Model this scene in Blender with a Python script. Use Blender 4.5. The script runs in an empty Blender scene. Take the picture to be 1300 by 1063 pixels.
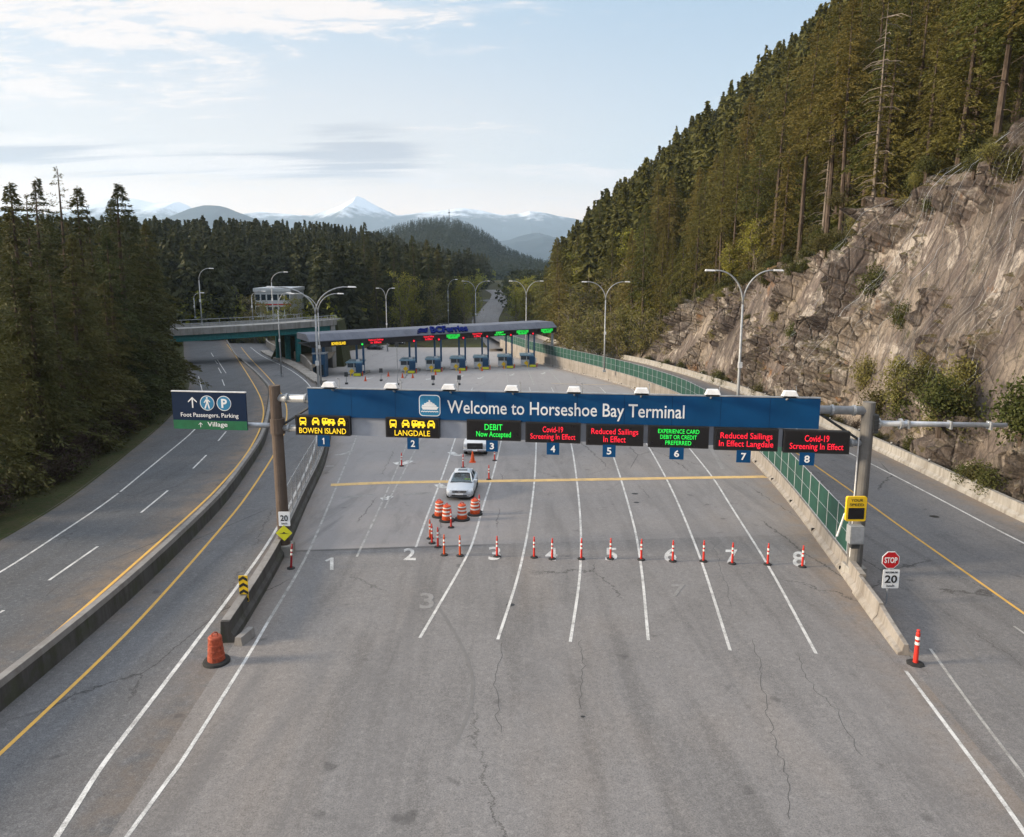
import bpy, bmesh, math, random
import numpy as np
from mathutils import Vector, Matrix, noise
R = math.radians
C = bpy.context.scene.collection
scene = bpy.context.scene

# ------------------------------------------------------------------ camera, sky, sun, exposure
FPX = 930.0
HCAM = 14.9
TH = math.atan((486.5 - 331) / FPX)
cam_d = bpy.data.cameras.new('camera')
cam = bpy.data.objects.new('camera', cam_d); C.objects.link(cam)
cam.location = (0, 0, HCAM)
cam.rotation_euler = (R(90) - TH, 0, 0)
cam_d.sensor_fit = 'HORIZONTAL'; cam_d.sensor_width = 36
cam_d.lens = FPX / 1300 * 36
cam_d.shift_y = -45.0 / 1300
cam_d.clip_start = 0.1; cam_d.clip_end = 40000
scene.camera = cam

SUN_EL, SUN_AZ = 17.0, -96.0          # azimuth measured from +Y (ahead), negative = left
world = bpy.data.worlds.new('World'); scene.world = world
world.use_nodes = True
wn, wl = world.node_tree.nodes, world.node_tree.links
bg = wn['Background']
sky = wn.new('ShaderNodeTexSky'); sky.sky_type = 'NISHITA'; sky.sun_disc = False
sky.sun_elevation = R(SUN_EL); sky.sun_rotation = R(SUN_AZ)
sky.altitude = 0; sky.air_density = 1.0; sky.dust_density = 1.2; sky.ozone_density = 2.0
def wnode(t, **k):
    n = wn.new(t)
    for a, b in k.items(): setattr(n, a, b)
    return n
def wmath(op, a, b=None, clamp=False):
    n = wnode('ShaderNodeMath', operation=op, use_clamp=clamp)
    for i, v in enumerate((a, b)):
        if v is None: continue
        if isinstance(v, (int, float)): n.inputs[i].default_value = v
        else: wl.new(v, n.inputs[i])
    return n.outputs[0]
tc = wnode('ShaderNodeTexCoord')
sep = wnode('ShaderNodeSeparateXYZ'); wl.new(tc.outputs['Generated'], sep.inputs[0])
zc = wmath('MAXIMUM', sep.outputs[2], 0.03)
den = wmath('ADD', zc, 0.10)
ux = wmath('DIVIDE', sep.outputs[0], den); uy = wmath('DIVIDE', sep.outputs[1], den)
cmb = wnode('ShaderNodeCombineXYZ'); wl.new(ux, cmb.inputs[0]); wl.new(uy, cmb.inputs[1])
def wnoise(scale, detail, rough, sx=1, sy=1, off=(0, 0, 0), dist=0.0):
    mp = wnode('ShaderNodeMapping'); wl.new(cmb.outputs[0], mp.inputs[0])
    mp.inputs['Scale'].default_value = (sx, sy, 1); mp.inputs['Location'].default_value = off
    mp.inputs['Rotation'].default_value = (0, 0, R(12))
    n = wnode('ShaderNodeTexNoise'); wl.new(mp.outputs[0], n.inputs['Vector'])
    n.inputs['Scale'].default_value = scale; n.inputs['Detail'].default_value = detail
    n.inputs['Roughness'].default_value = rough; n.inputs['Distortion'].default_value = dist
    return n.outputs['Fac']
def wramp(x, a, b):
    m = wnode('ShaderNodeMapRange', interpolation_type='SMOOTHSTEP'); wl.new(x, m.inputs[0])
    m.inputs[1].default_value = a; m.inputs[2].default_value = b
    return m.outputs[0]
n1 = wnoise(1.5, 10, 0.68, 0.8, 1.5, (3.1, 1.4, 0), .3)
n2 = wnoise(6.0, 9, 0.72, 0.7, 1.8, (0.6, 7.2, 0), .5)
# clouds gather towards the left of the sky and low over the mountains
side = wramp(sep.outputs[0], 0.42, -0.45)
low = wramp(sep.outputs[2], 0.34, 0.02)
def blob(cx, cz, sx, sz, k):
    dx = wmath('DIVIDE', wmath('SUBTRACT', sep.outputs[0], cx), sx); dz = wmath('DIVIDE', wmath('SUBTRACT', sep.outputs[2], cz), sz)
    e = wmath('ADD', wmath('MULTIPLY', dx, dx), wmath('MULTIPLY', dz, dz))
    return wmath('MULTIPLY', wmath('POWER', 2.718, wmath('MULTIPLY', e, -1.0)), k)
mA = wmath('ADD', blob(-.52, .225, .20, .060, .25), blob(-.26, .305, .20, .045, .23))
mB = wmath('ADD', blob(-.50, .118, .30, .022, .24), blob(-.20, .140, .085, .030, .22))
mC = wmath('ADD', blob(-.10, .105, .40, .020, .11), wmath('ADD', blob(.0, .165, .12, .015, .12), blob(.10, .12, .10, .015, .10)))
cov = wmath('ADD', wmath('ADD', mA, mC), wmath('ADD', wmath('MULTIPLY', mB, .8), -0.055))
c1 = wramp(wmath('ADD', n1, cov), 0.545, 0.63)
c2 = wramp(wmath('ADD', n2, cov), 0.49, 0.64)
cl = wmath('MULTIPLY', c1, wmath('ADD', wmath('MULTIPLY', c2, .75), .3), clamp=True)
n3 = wnoise(1.3, 6, 0.55, 0.35, 2.6, (9.4, 2.2, 0), .2)
grey = wmath('MULTIPLY', wramp(wmath('ADD', n3, wmath('MULTIPLY', mB, .6)), 0.52, 0.66), wramp(mB, .02, .17), clamp=True)
hazeh = wmath('POWER', wramp(sep.outputs[2], 0.42, -0.02), 1.5)
def wmix(f, a, b, bt='MIX'):
    m = wnode('ShaderNodeMix', data_type='RGBA', blend_type=bt)
    if isinstance(f, (int, float)): m.inputs[0].default_value = f
    else: wl.new(f, m.inputs[0])
    for i, v in ((6, a), (7, b)):
        if isinstance(v, tuple): m.inputs[i].default_value = v
        else: wl.new(v, m.inputs[i])
    return m.outputs[2]
WS = 0.15
g1 = wramp(sep.outputs[2], 0.0, 0.13); g2 = wramp(sep.outputs[2], 0.08, 0.36)
rightside = wramp(sep.outputs[0], -0.25, 0.5)
hor = wmix(rightside, (5.6, 3.3, 1.75, 1), (5.0, 3.1, 1.75, 1))
mid = wmix(rightside, (2.4, 2.08, 1.84, 1), (1.55, 1.80, 2.0, 1))
zen = wmix(rightside, (1.25, 1.62, 1.95, 1), (0.98, 1.36, 1.74, 1))
grad = wmix(g2, wmix(g1, hor, mid), zen)
sk0 = wmix(0.88, sky.outputs[0], grad)
sk1 = wmix(wmath('MULTIPLY', cl, 0.95), sk0, (2.75, 2.5, 2.35, 1))
sk1b = wmix(wmath('MULTIPLY', grey, 0.9), sk1, (1.25, 1.28, 1.42, 1))
sk1b = wmix(1.0, sk1b, (1.28, 1.28, 1.28, 1), 'MULTIPLY')
over = wramp(sep.outputs[2], 0.40, 0.75)      # bright cloud added overhead, out of view, to lift the light on the ground
sk2 = wmix(over, sk1b, (4.6, 4.8, 5.2, 1))
wl.new(sk2, bg.inputs['Color']); bg.inputs['Strength'].default_value = WS

sun_d = bpy.data.lights.new('sun', 'SUN'); sun = bpy.data.objects.new('sun', sun_d); C.objects.link(sun)
sun_d.energy = 4.6; sun_d.angle = R(11); sun_d.color = (1.0, 0.82, 0.60)
az, el = R(SUN_AZ), R(SUN_EL)
sdir = Vector((math.sin(az) * math.cos(el), math.cos(az) * math.cos(el), math.sin(el)))
sun.rotation_euler = sdir.to_track_quat('Z', 'Y').to_euler()
scene.view_settings.view_transform = 'Standard'; scene.view_settings.look = 'None'
scene.view_settings.gamma = 1; scene.view_settings.use_curve_mapping = False
scene.view_settings.exposure = 1.0
scene.render.engine = 'CYCLES'
scene.cycles.max_bounces = 6; scene.cycles.volume_bounces = 1; scene.cycles.transparent_max_bounces = 12
scene.cycles.caustics_reflective = False; scene.cycles.caustics_refractive = False
scene.cycles.use_denoising = True

# ------------------------------------------------------------------ ground surfaces
def lerpk(keys, v):
    if v <= keys[0][0]: 
        (a, b), (c, d) = keys[0], keys[1]; return b + (d - b) * (v - a) / (c - a) if False else b
    for (a, b), (c, d) in zip(keys, keys[1:]):
        if v <= c: return b + (d - b) * (v - a) / (c - a)
    return keys[-1][1]
def smk(keys):
    xs = np.array([k[0] for k in keys], float); ys = np.array([k[1] for k in keys], float)
    g = np.arange(xs[0], xs[-1] + .5, 1.0); v = np.interp(g, xs, ys)
    k = np.ones(9) / 9
    for _ in range(2):
        v = np.convolve(np.pad(v, 4, mode='reflect', reflect_type='odd'), k, 'valid')
    return lambda Y: float(np.interp(Y, g, v))
def zT(Y): return -.0623 * (min(Y, 185) - 37)
def zR(Y): return zT(Y) if Y < 40 else zT(40) - .049 * (min(Y, 170) - 40) - max(0, min(Y, 300) - 170) * .022
def zM(Y): return zT(Y) if Y < 45 else zT(45) - .045 * (min(Y, 230) - 45)
def zL(Y): return zM(Y) + .75
bA = smk([(-30, -8.2), (10, -9.2), (25.5, -10.4), (35.5, -11.5), (45, -13.2), (55, -14.6), (70, -17.7), (95, -24.3), (119.4, -32.6), (150, -44), (200, -66)])
bB = smk([(-30, -15.2), (10, -15.6), (25, -16.1), (30.7, -16.5), (45, -18.3), (63.6, -22.0), (80, -26.8), (97.5, -32.3), (118.5, -41.7), (152.7, -57.9), (200, -78.0), (260, -105)])
bC = smk([(-30, -23.6), (10, -24.2), (35, -25.7), (42.4, -27), (55.5, -30.2), (68, -33.4), (85, -38.6), (102.8, -45.7), (147.8, -66.6), (200, -90), (260, -120)])
bD = smk([(-30, 9.0), (10, 12.1), (24.3, 14.1), (36.8, 16.5), (45.1, 18.0), (51.5, 19.0), (70, 21.3), (92, 21.5), (110, 19.3), (126, 15.9), (151, 9.2), (200, -3.5), (240, -10)])
bE = smk([(-30, 28.0), (20, 29), (41, 30), (64, 31.6), (97, 31.6), (122, 29.6), (143, 26.6), (165, 21.0), (197, 11.6), (240, 1.5), (320, -5), (460, -3), (600, -2)])
Xt = smk([(-30, 46), (50, 44), (64, 43), (83, 40.6), (110, 39), (130, 37), (149, 34.5), (165, 28), (182, 20.5), (200, 14), (250, 11), (400, 19), (600, 34), (1000, 70)])
zt = smk([(-30, 32), (20, 31), (50, 28), (64, 26), (72, 22.8), (83, 19.3), (89, 17), (110, 14.4), (130, 9), (149, 3.5), (165, -3), (182, -6.5), (200, -8.5), (250, -9), (1000, -9)])

def ray(px, py):
    a = (px - 650) / FPX; c = -(py - 486.5) / FPX
    return Vector((a, math.cos(TH) + c * math.sin(TH), -math.sin(TH) + c * math.cos(TH)))
def hit(px, py, zf=zT):
    d = ray(px, py); lo, hi = 3.0, 900.0
    for _ in range(50):
        m = (lo + hi) / 2
        if HCAM + d.z / d.y * m > zf(m): lo = m
        else: hi = m
    return Vector((d.x / d.y * lo, lo, zf(lo)))
def atY(px, py, Y):
    d = ray(px, py); t = Y / d.y
    return Vector((d.x * t, Y, HCAM + d.z * t))

# ------------------------------------------------------------------ helpers
def prop(o, label=None, cat=None, group=None, kind=None):
    if label: o['label'] = label
    if cat: o['category'] = cat
    if group: o['group'] = group
    if kind: o['kind'] = kind
    return o
def link_mesh(name, me, parent=None, loc=None):
    o = bpy.data.objects.new(name, me); C.objects.link(o)
    if parent: o.parent = parent
    if loc is not None: o.location = loc
    return o
def thing(name, label, cat, loc=(0, 0, 0), rz=0, group=None):
    o = bpy.data.objects.new(name, None); C.objects.link(o)
    o.location = loc; o.rotation_euler = (0, 0, rz); o.empty_display_size = .3
    return prop(o, label, cat, group)
def dup(root, loc=None, rz=None, label=None, group=None, scale=None):
    r = root.copy(); C.objects.link(r)
    if loc is not None: r.location = loc
    if rz is not None: r.rotation_euler = (0, 0, rz)
    if scale is not None: r.scale = scale
    if label: r['label'] = label
    if group: r['group'] = group
    for ch in list(root.children):
        c = ch.copy(); C.objects.link(c); c.parent = r
        for g in list(ch.children):
            d = g.copy(); C.objects.link(d); d.parent = c
    return r
class MB:
    def __init__(s): s.v = []; s.f = []
    def add(s, vs, fs):
        b = len(s.v); s.v += [tuple(p) for p in vs]; s.f += [tuple(i + b for i in f) for f in fs]; return s
    def box(s, x0, x1, y0, y1, z0, z1, M=None):
        vs = [Vector(p) for p in ((x0,y0,z0),(x1,y0,z0),(x1,y1,z0),(x0,y1,z0),(x0,y0,z1),(x1,y0,z1),(x1,y1,z1),(x0,y1,z1))]
        if M is not None: vs = [M @ p for p in vs]
        return s.add(vs, [(0,3,2,1),(4,5,6,7),(0,1,5,4),(1,2,6,5),(2,3,7,6),(3,0,4,7)])
    def tube(s, pts, rad, n=8, cap=True):
        pts = [Vector(p) for p in pts]
        if not isinstance(rad, (list, tuple)): rad = [rad] * len(pts)
        rings = []; ref = None
        for i, p in enumerate(pts):
            d = (pts[min(i+1, len(pts)-1)] - pts[max(i-1, 0)])
            if d.length < 1e-9: d = Vector((0, 0, 1))
            d.normalize()
            if ref is None:
                ref = Vector((0, 0, 1)) if abs(d.z) < .9 else Vector((1, 0, 0))
            u = ref - d * ref.dot(d)
            if u.length < 1e-6: u = d.orthogonal()
            u.normalize(); w = d.cross(u); ref = u
            rings.append([p + (u * math.cos(2*math.pi*k/n) + w * math.sin(2*math.pi*k/n)) * rad[i] for k in range(n)])
        vs = [q for r in rings for q in r]; fs = []
        for i in range(len(pts)-1):
            for k in range(n):
                a = i*n+k; b = i*n+(k+1)%n
                fs.append((a, b, b+n, a+n))
        if cap: fs.append(tuple(range(n))[::-1]); fs.append(tuple(range((len(pts)-1)*n, len(pts)*n)))
        return s.add(vs, fs)
    def lathe(s, prof, n=16, c=(0, 0, 0), cap=True):
        vs = []; fs = []
        for r, z in prof:
            for k in range(n):
                t = 2*math.pi*k/n; vs.append((c[0]+r*math.cos(t), c[1]+r*math.sin(t), c[2]+z))
        for i in range(len(prof)-1):
            for k in range(n):
                a = i*n+k; b = i*n+(k+1)%n; fs.append((a, b, b+n, a+n))
        if cap: fs.append(tuple(range(n))[::-1]); fs.append(tuple(range((len(prof)-1)*n, len(prof)*n)))
        return s.add(vs, fs)
    def prism(s, poly, y0, y1, M=None):          # polygon in x,z extruded along y
        n = len(poly)
        vs = [Vector((x, y0, z)) for x, z in poly] + [Vector((x, y1, z)) for x, z in poly]
        if M is not None: vs = [M @ p for p in vs]
        return s.add(vs, [tuple(range(n)), tuple(range(n, 2*n))[::-1]] + [(i, i+n, (i+1) % n+n, (i+1) % n) for i in range(n)])
    def ribbon(s, prof, path):                    # prof: (offset, z) across; path: list of (pos, right vector)
        n = len(prof); vs = []; fs = []
        for p, r in path:
            for o, z in prof: vs.append((p[0]+r[0]*o, p[1]+r[1]*o, p[2]+z))
        for i in range(len(path)-1):
            for k in range(n-1):
                a = i*n+k; fs.append((a, a+1, a+n+1, a+n))
        fs.append(tuple(range(n))); fs.append(tuple(range((len(path)-1)*n, len(path)*n))[::-1])
        return s.add(vs, fs)
    def build(s, name, mat, parent=None, smooth=False, bevel=0, loc=None):
        me = bpy.data.meshes.new(name); me.from_pydata(s.v, [], s.f)
        bm = bmesh.new(); bm.from_mesh(me)
        bmesh.ops.recalc_face_normals(bm, faces=bm.faces); bm.to_mesh(me); bm.free()
        if mat: me.materials.append(mat)
        if smooth: me.shade_smooth()
        o = link_mesh(name, me, parent, loc)
        if bevel:
            b = o.modifiers.new('bevel', 'BEVEL'); b.width = bevel; b.segments = 2; b.limit_method = 'ANGLE'
        return o
def boxat(name, mat, parent, x0, x1, y0, y1, z0, z1, bevel=0):
    return MB().box(x0, x1, y0, y1, z0, z1).build(name, mat, parent, bevel=bevel)

# ------------------------------------------------------------------ materials
MATS = {}
class NT:
    def __init__(s, name):
        s.m = bpy.data.materials.new(name); s.m.use_nodes = True
        s.n = s.m.node_tree.nodes; s.l = s.m.node_tree.links; s.b = s.n['Principled BSDF']
        s.tc = s.n.new('ShaderNodeTexCoord')
        s.geo = s.n.new('ShaderNodeNewGeometry')
    def new(s, t, **k):
        n = s.n.new(t)
        for a, b in k.items(): setattr(n, a, b)
        return n
    def put(s, v, sock):
        if isinstance(v, (int, float)): sock.default_value = v
        elif isinstance(v, tuple): sock.default_value = v if len(v) == 4 or sock.type == 'VECTOR' else v + (1,)
        else: s.l.new(v, sock)
    def noise(s, scale, detail=4, rough=.55, vec=None, sc=(1, 1, 1), rot=(0, 0, 0), dist=0):
        mp = s.new('ShaderNodeMapping'); s.l.new(vec or s.geo.outputs['Position'], mp.inputs[0])
        mp.inputs['Scale'].default_value = sc; mp.inputs['Rotation'].default_value = rot
        n = s.new('ShaderNodeTexNoise'); s.l.new(mp.outputs[0], n.inputs['Vector'])
        n.inputs['Scale'].default_value = scale; n.inputs['Detail'].default_value = detail
        n.inputs['Roughness'].default_value = rough; n.inputs['Distortion'].default_value = dist
        return n.outputs['Fac']
    def vor(s, scale, feature='F1', vec=None, sc=(1, 1, 1), rot=(0, 0, 0), out='Distance'):
        mp = s.new('ShaderNodeMapping'); s.l.new(vec or s.geo.outputs['Position'], mp.inputs[0])
        mp.inputs['Scale'].default_value = sc; mp.inputs['Rotation'].default_value = rot
        n = s.new('ShaderNodeTexVoronoi', feature=feature); s.l.new(mp.outputs[0], n.inputs['Vector'])
        n.inputs['Scale'].default_value = scale
        return n.outputs[out]
    def ramp(s, x, a, b, lo=0.0, hi=1.0):
        m = s.new('ShaderNodeMapRange'); s.put(x, m.inputs[0])
        for i, v in enumerate((a, b, lo, hi)): m.inputs[i+1].default_value = v
        return m.outputs[0]
    def mix(s, f, a, b, blend='MIX'):
        m = s.new('ShaderNodeMix', data_type='RGBA', blend_type=blend)
        s.put(f, m.inputs[0]); s.put(a, m.inputs[6]); s.put(b, m.inputs[7]); return m.outputs[2]
    def math(s, op, a, b=0.0, clamp=False):
        m = s.new('ShaderNodeMath', operation=op, use_clamp=clamp); s.put(a, m.inputs[0]); s.put(b, m.inputs[1]); return m.outputs[0]
    def bump(s, h, strength=.4, dist=.05):
        b = s.new('ShaderNodeBump'); s.put(h, b.inputs['Height']); b.inputs['Strength'].default_value = strength
        b.inputs['Distance'].default_value = dist; s.l.new(b.outputs[0], s.b.inputs['Normal'])
    def done(s, col=None, rough=.8, metal=0.0, spec=None):
        if col is not None: s.put(col, s.b.inputs['Base Color'])
        s.put(rough, s.b.inputs['Roughness']); s.put(metal, s.b.inputs['Metallic'])
        if spec is not None: s.b.inputs['Specular IOR Level'].default_value = spec
        return s.m
def plain(name, col, rough=.55, metal=0.0, dirt=.18, scale=3.0, spec=None):
    t = NT(name)
    n = t.noise(scale, 5, .65)
    d = tuple(c * (1 - dirt * 1.6) for c in col)
    return t.done(t.mix(t.ramp(n, .35, .7), tuple(col), d), t.ramp(n, .3, .7, rough, min(1, rough + .15)), metal, spec)
def emis(name, col, strength):
    t = NT(name); t.put(col, t.b.inputs['Emission Color']); t.b.inputs['Emission Strength'].default_value = strength
    return t.done(tuple(c * .3 for c in col), .5)

def asphalt(name, base, warm=1.0):
    t = NT(name)
    big = t.noise(.05, 5, .6); mid = t.noise(.45, 6, .65); fine = t.noise(26, 3, .8); grain = t.noise(5.5, 8, .85)
    streak = t.noise(1.0, 4, .6, sc=(.85, .035, 1), dist=.4)
    streak2 = t.noise(3.2, 3, .6, sc=(1, .02, 1), dist=.2)
    c = t.mix(t.ramp(big, .35, .68), base, tuple(b * 1.22 for b in base))
    c = t.mix(t.math('MULTIPLY', t.ramp(mid, .42, .72), .45), c, tuple(b * .70 for b in base))
    c = t.mix(t.math('MULTIPLY', t.ramp(streak, .48, .64), .62), c, tuple(b * .62 for b in base))
    c = t.mix(t.math('MULTIPLY', t.ramp(streak2, .50, .75), .30), c, tuple(b * 1.3 for b in base))
    tan = t.noise(.11, 4, .6, sc=(1.3, .35, 1), dist=.3)
    c = t.mix(t.math('MULTIPLY', t.ramp(tan, .52, .72), .40 * warm), c, (base[0]*1.55, base[1]*1.28, base[2]*1.0))
    c = t.mix(t.ramp(fine, .3, .72, 0, 1), t.mix(.55, c, (.012, .012, .013)), t.mix(.20, c, (.42, .40, .38)))
    c = t.mix(t.math('MULTIPLY', t.ramp(grain, .47, .62), .22), c, (.03, .03, .033))
    c = t.mix(t.math('MULTIPLY', t.ramp(grain, .46, .36), .16), c, (.48, .46, .44))
    if warm >= 1:
        sp = t.new('ShaderNodeSeparateXYZ'); t.l.new(t.geo.outputs['Position'], sp.inputs[0])
        yy = t.math('ADD', sp.outputs[1], t.math('MULTIPLY', sp.outputs[0], -.10))
        sec = t.math('MULTIPLY', t.ramp(yy, 37.15, 37.25), t.ramp(sp.outputs[0], 1.5, -2.5, .35, 1))
        c = t.mix(t.math('MULTIPLY', sec, .55), c, (base[0]*1.5, base[1]*1.45, base[2]*1.42))
        seam = t.math('MULTIPLY', t.ramp(t.math('ABSOLUTE', t.math('SUBTRACT', yy, 37.1)), .05, .22, 1, 0), t.ramp(sp.outputs[0], 0, -2.5))
        c = t.mix(t.math('MULTIPLY', seam, .55), c, (.03, .03, .032))
        band = t.noise(.28, 5, .7, sc=(1.0, .12, 1), dist=1.5)
        c = t.mix(t.math('MULTIPLY', t.ramp(band, .52, .66), .5), c, tuple(b * .58 for b in base))
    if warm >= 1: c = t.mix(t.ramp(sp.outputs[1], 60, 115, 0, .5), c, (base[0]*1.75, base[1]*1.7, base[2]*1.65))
    at = t.new('ShaderNodeAttribute'); at.attribute_name = 'edge'
    ed = t.math('MULTIPLY', at.outputs['Fac'], t.ramp(t.noise(.8, 6, .7), .32, .55))
    c = t.mix(t.math('MULTIPLY', ed, .75, True), c, (.235, .165, .105))
    # tar seams and cracks
    wv = t.noise(.7, 7, .75)
    comb = t.new('ShaderNodeVectorMath', operation='MULTIPLY_ADD'); t.l.new(t.geo.outputs['Position'], comb.inputs[0])
    comb.inputs[1].default_value = (.17, .050, 0)
    wv = t.math('MULTIPLY', wv, .16)
    cv = t.new('ShaderNodeCombineXYZ'); t.l.new(wv, cv.inputs[0]); t.l.new(wv, cv.inputs[1]); t.l.new(cv.outputs[0], comb.inputs[2])
    vv = t.new('ShaderNodeTexVoronoi', feature='DISTANCE_TO_EDGE'); t.l.new(comb.outputs[0], vv.inputs['Vector']); vv.inputs['Scale'].default_value = 1.0
    crack = t.ramp(vv.outputs['Distance'], .0, .006, 1, 0)
    gate = t.ramp(t.noise(.09, 2, .5), .50, .56)
    c = t.mix(t.math('MULTIPLY', t.math('MULTIPLY', crack, gate), .75, True), c, (.018, .017, .016))
    spots = t.ramp(t.noise(.9, 2, .5), .70, .76)
    c = t.mix(t.math('MULTIPLY', spots, .4), c, (.03, .03, .032))
    t.bump(fine, .35, .01)
    return t.done(c, t.ramp(mid, .3, .7, .82, .95), 0, .3)
def paint(name, col, wear=.45):
    t = NT(name)
    n = t.noise(1.6, 6, .75); f = t.noise(22, 3, .7)
    w = t.ramp(t.math('ADD', t.math('MULTIPLY', n, .6), t.math('MULTIPLY', f, .4)), .44, .62)
    c = t.mix(t.math('MULTIPLY', w, wear), col, (.13, .125, .12))
    return t.done(c, .75, 0, .3)
def concrete(name, base, stain=.5, moss=0.0):
    t = NT(name)
    a = t.noise(.6, 6, .65); b = t.noise(7, 5, .7); v = t.noise(1.5, 5, .6, sc=(1.4, 1.4, .12), dist=.6)
    c = t.mix(t.ramp(a, .35, .7), base, tuple(x * .72 for x in base))
    c = t.mix(t.math('MULTIPLY', t.ramp(v, .45, .68), stain), c, (base[0]*.42, base[1]*.38, base[2]*.34))
    c = t.mix(t.math('MULTIPLY', t.ramp(b, .5, .75), .35), c, tuple(x * .5 for x in base))
    if moss: c = t.mix(t.math('MULTIPLY', t.ramp(t.noise(.5, 5, .7), .5, .62), moss), c, (.045, .055, .022))
    t.bump(b, .4, .03)
    return t.done(c, .9, 0, .25)

M = {}
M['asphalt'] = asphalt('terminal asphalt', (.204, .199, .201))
M['asphalt_left'] = asphalt('highway asphalt', (.060, .070, .084), .12)  # shade of the left trees put into a darker, bluer base colour
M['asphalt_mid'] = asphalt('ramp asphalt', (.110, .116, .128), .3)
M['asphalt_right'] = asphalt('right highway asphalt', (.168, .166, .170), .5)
M['white_paint'] = paint('white road paint', (.58, .58, .57), .75)
M['faded_paint'] = paint('faded white road paint', (.36, .355, .34), .9)
M['yellow_paint'] = paint('yellow road paint', (.62, .36, .07), .35)
M['stop_paint'] = paint('ochre road paint', (.62, .42, .17), .5)
M['ghost_paint'] = paint('ghost road paint', (.235, .230, .228), .95)
M['tyre_mark'] = paint('tyre marks and sealed joints', (.150, .146, .145), .9)
M['crack'] = plain('open cracks', (.075, .072, .068), .95)
M['concrete'] = concrete('pale concrete', (.33, .318, .295), .75)
M['concrete_dark'] = concrete('grimy concrete', (.095, .093, .09), .7, .5)
M['concrete_cap'] = concrete('kerb concrete', (.25, .24, .23), .4)
M['concrete_wall'] = concrete('stained retaining wall', (.31, .288, .262), .7)
M['concrete_bridge'] = concrete('bridge concrete', (.30, .30, .29), .6)
M['steel'] = plain('galvanised steel', (.46, .49, .53), .42, .55, .2)
M['lamp_steel'] = plain('painted lamp steel', (.36, .38, .40), .5, .35, .2)
M['dark_steel'] = plain('dark steel', (.06, .065, .07), .5, .4)
M['white_metal'] = plain('white painted metal', (.72, .73, .74), .45)
M['grey_panel'] = plain('grey sheet panel', (.33, .36, .42), .5, .1, .12, 1.2)
M['sign_blue'] = plain('deep blue sign sheet', (.001, .058, .172), .5, 0, .12, .8, .2)
M['sign_navy'] = plain('navy sign sheet', (.002, .016, .052), .5, 0, .1, .8, .2)
M['sign_green'] = plain('green sign sheet', (.008, .14, .06), .4)
M['sign_white'] = plain('white sign lettering', (.78, .80, .82), .5, 0, .04)
M['sign_cyan'] = plain('bright blue emblem', (.02, .22, .42), .45)
M['black'] = plain('black housing', (.012, .012, .014), .5)
M['screen'] = plain('unlit screen', (.006, .006, .008), .25)
M['rubber'] = plain('black rubber', (.018, .018, .018), .8)
M['orange'] = plain('orange plastic', (.62, .075, .008), .45, 0, .18, 6)
M['orange_red'] = plain('red orange plastic', (.60, .030, .018), .42, 0, .15, 6)
M['faded_orange'] = plain('dusty orange plastic', (.42, .075, .03), .7, 0, .4, 8)
M['red_plastic'] = plain('red plastic', (.33, .008, .014), .45)
M['reflective'] = plain('reflective band', (.75, .74, .72), .4, 0, .1)
M['yellow_sign'] = plain('yellow sign sheet', (.78, .50, .01), .45, 0, .08)
M['fluo_yellow'] = plain('fluorescent yellow sheet', (.62, .62, .02), .5, 0, .1)
M['stop_red'] = plain('stop sign red', (.50, .006, .012), .4, 0, .05)
M['ink'] = plain('black sign ink', (.012, .012, .012), .5, 0, 0)
M['led_yellow'] = emis('yellow led', (1.0, .66, .02), .6)
M['led_green'] = emis('green led', (.02, 1.0, .10), .5)
M['led_red'] = emis('red led', (1.0, .012, .04), .62)
M['teal'] = plain('teal girder paint', (.012, .16, .17), .5, 0, .25)
M['booth_blue'] = plain('booth blue cladding', (.010, .065, .150), .45)
M['booth_white'] = plain('booth white cladding', (.60, .62, .64), .5)
M['roof_grey'] = plain('ribbed grey roof', (.135, .148, .185), .6, 0, .15, .5, .2)
M['glass'] = plain('dark glass', (.03, .045, .06), .08, 0, .1, 2, .8)
M['silver'] = plain('silver car paint', (.50, .54, .59), .38, .15, .02, .5)
M['truck_white'] = plain('white car paint', (.72, .72, .72), .25, 0, .05)
M['car_black'] = plain('black car paint', (.015, .016, .02), .2, .2, .05)
M['chrome'] = plain('bright trim', (.6, .62, .65), .2, .9, .05)
M['headlight'] = plain('headlamp lens', (.62, .66, .70), .12, .2, .05)
M['skin'] = plain('skin', (.5, .27, .18), .6)
M['hivis'] = plain('high visibility vest', (.60, .85, .04), .7)
M['seat_cloth'] = plain('grey seat cloth', (.10, .10, .11), .9)
M['cloth_dark'] = plain('dark cloth', (.03, .03, .04), .9)

def fence_green():
    t = NT('green fence slats')
    n = t.noise(1.2, 4, .6)
    return t.done(t.mix(t.ramp(n, .3, .7), (.006, .045, .034), (.010, .066, .048)), .6)
M['fence_green'] = fence_green()

def cutglass():
    t = NT('windscreen glass')
    tr = t.new('ShaderNodeBsdfTransparent'); tr.inputs[0].default_value = (.62, .68, .70, 1)
    gl = t.new('ShaderNodeBsdfGlossy'); gl.inputs['Roughness'].default_value = .04
    fr = t.new('ShaderNodeValue'); fr.outputs[0].default_value = .05
    mx = t.new('ShaderNodeMixShader'); t.l.new(fr.outputs[0], mx.inputs[0]); t.l.new(tr.outputs[0], mx.inputs[1]); t.l.new(gl.outputs[0], mx.inputs[2])
    t.l.new(mx.outputs[0], t.n['Material Output'].inputs[0]); return t.m
M['clear_glass'] = cutglass()

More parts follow.
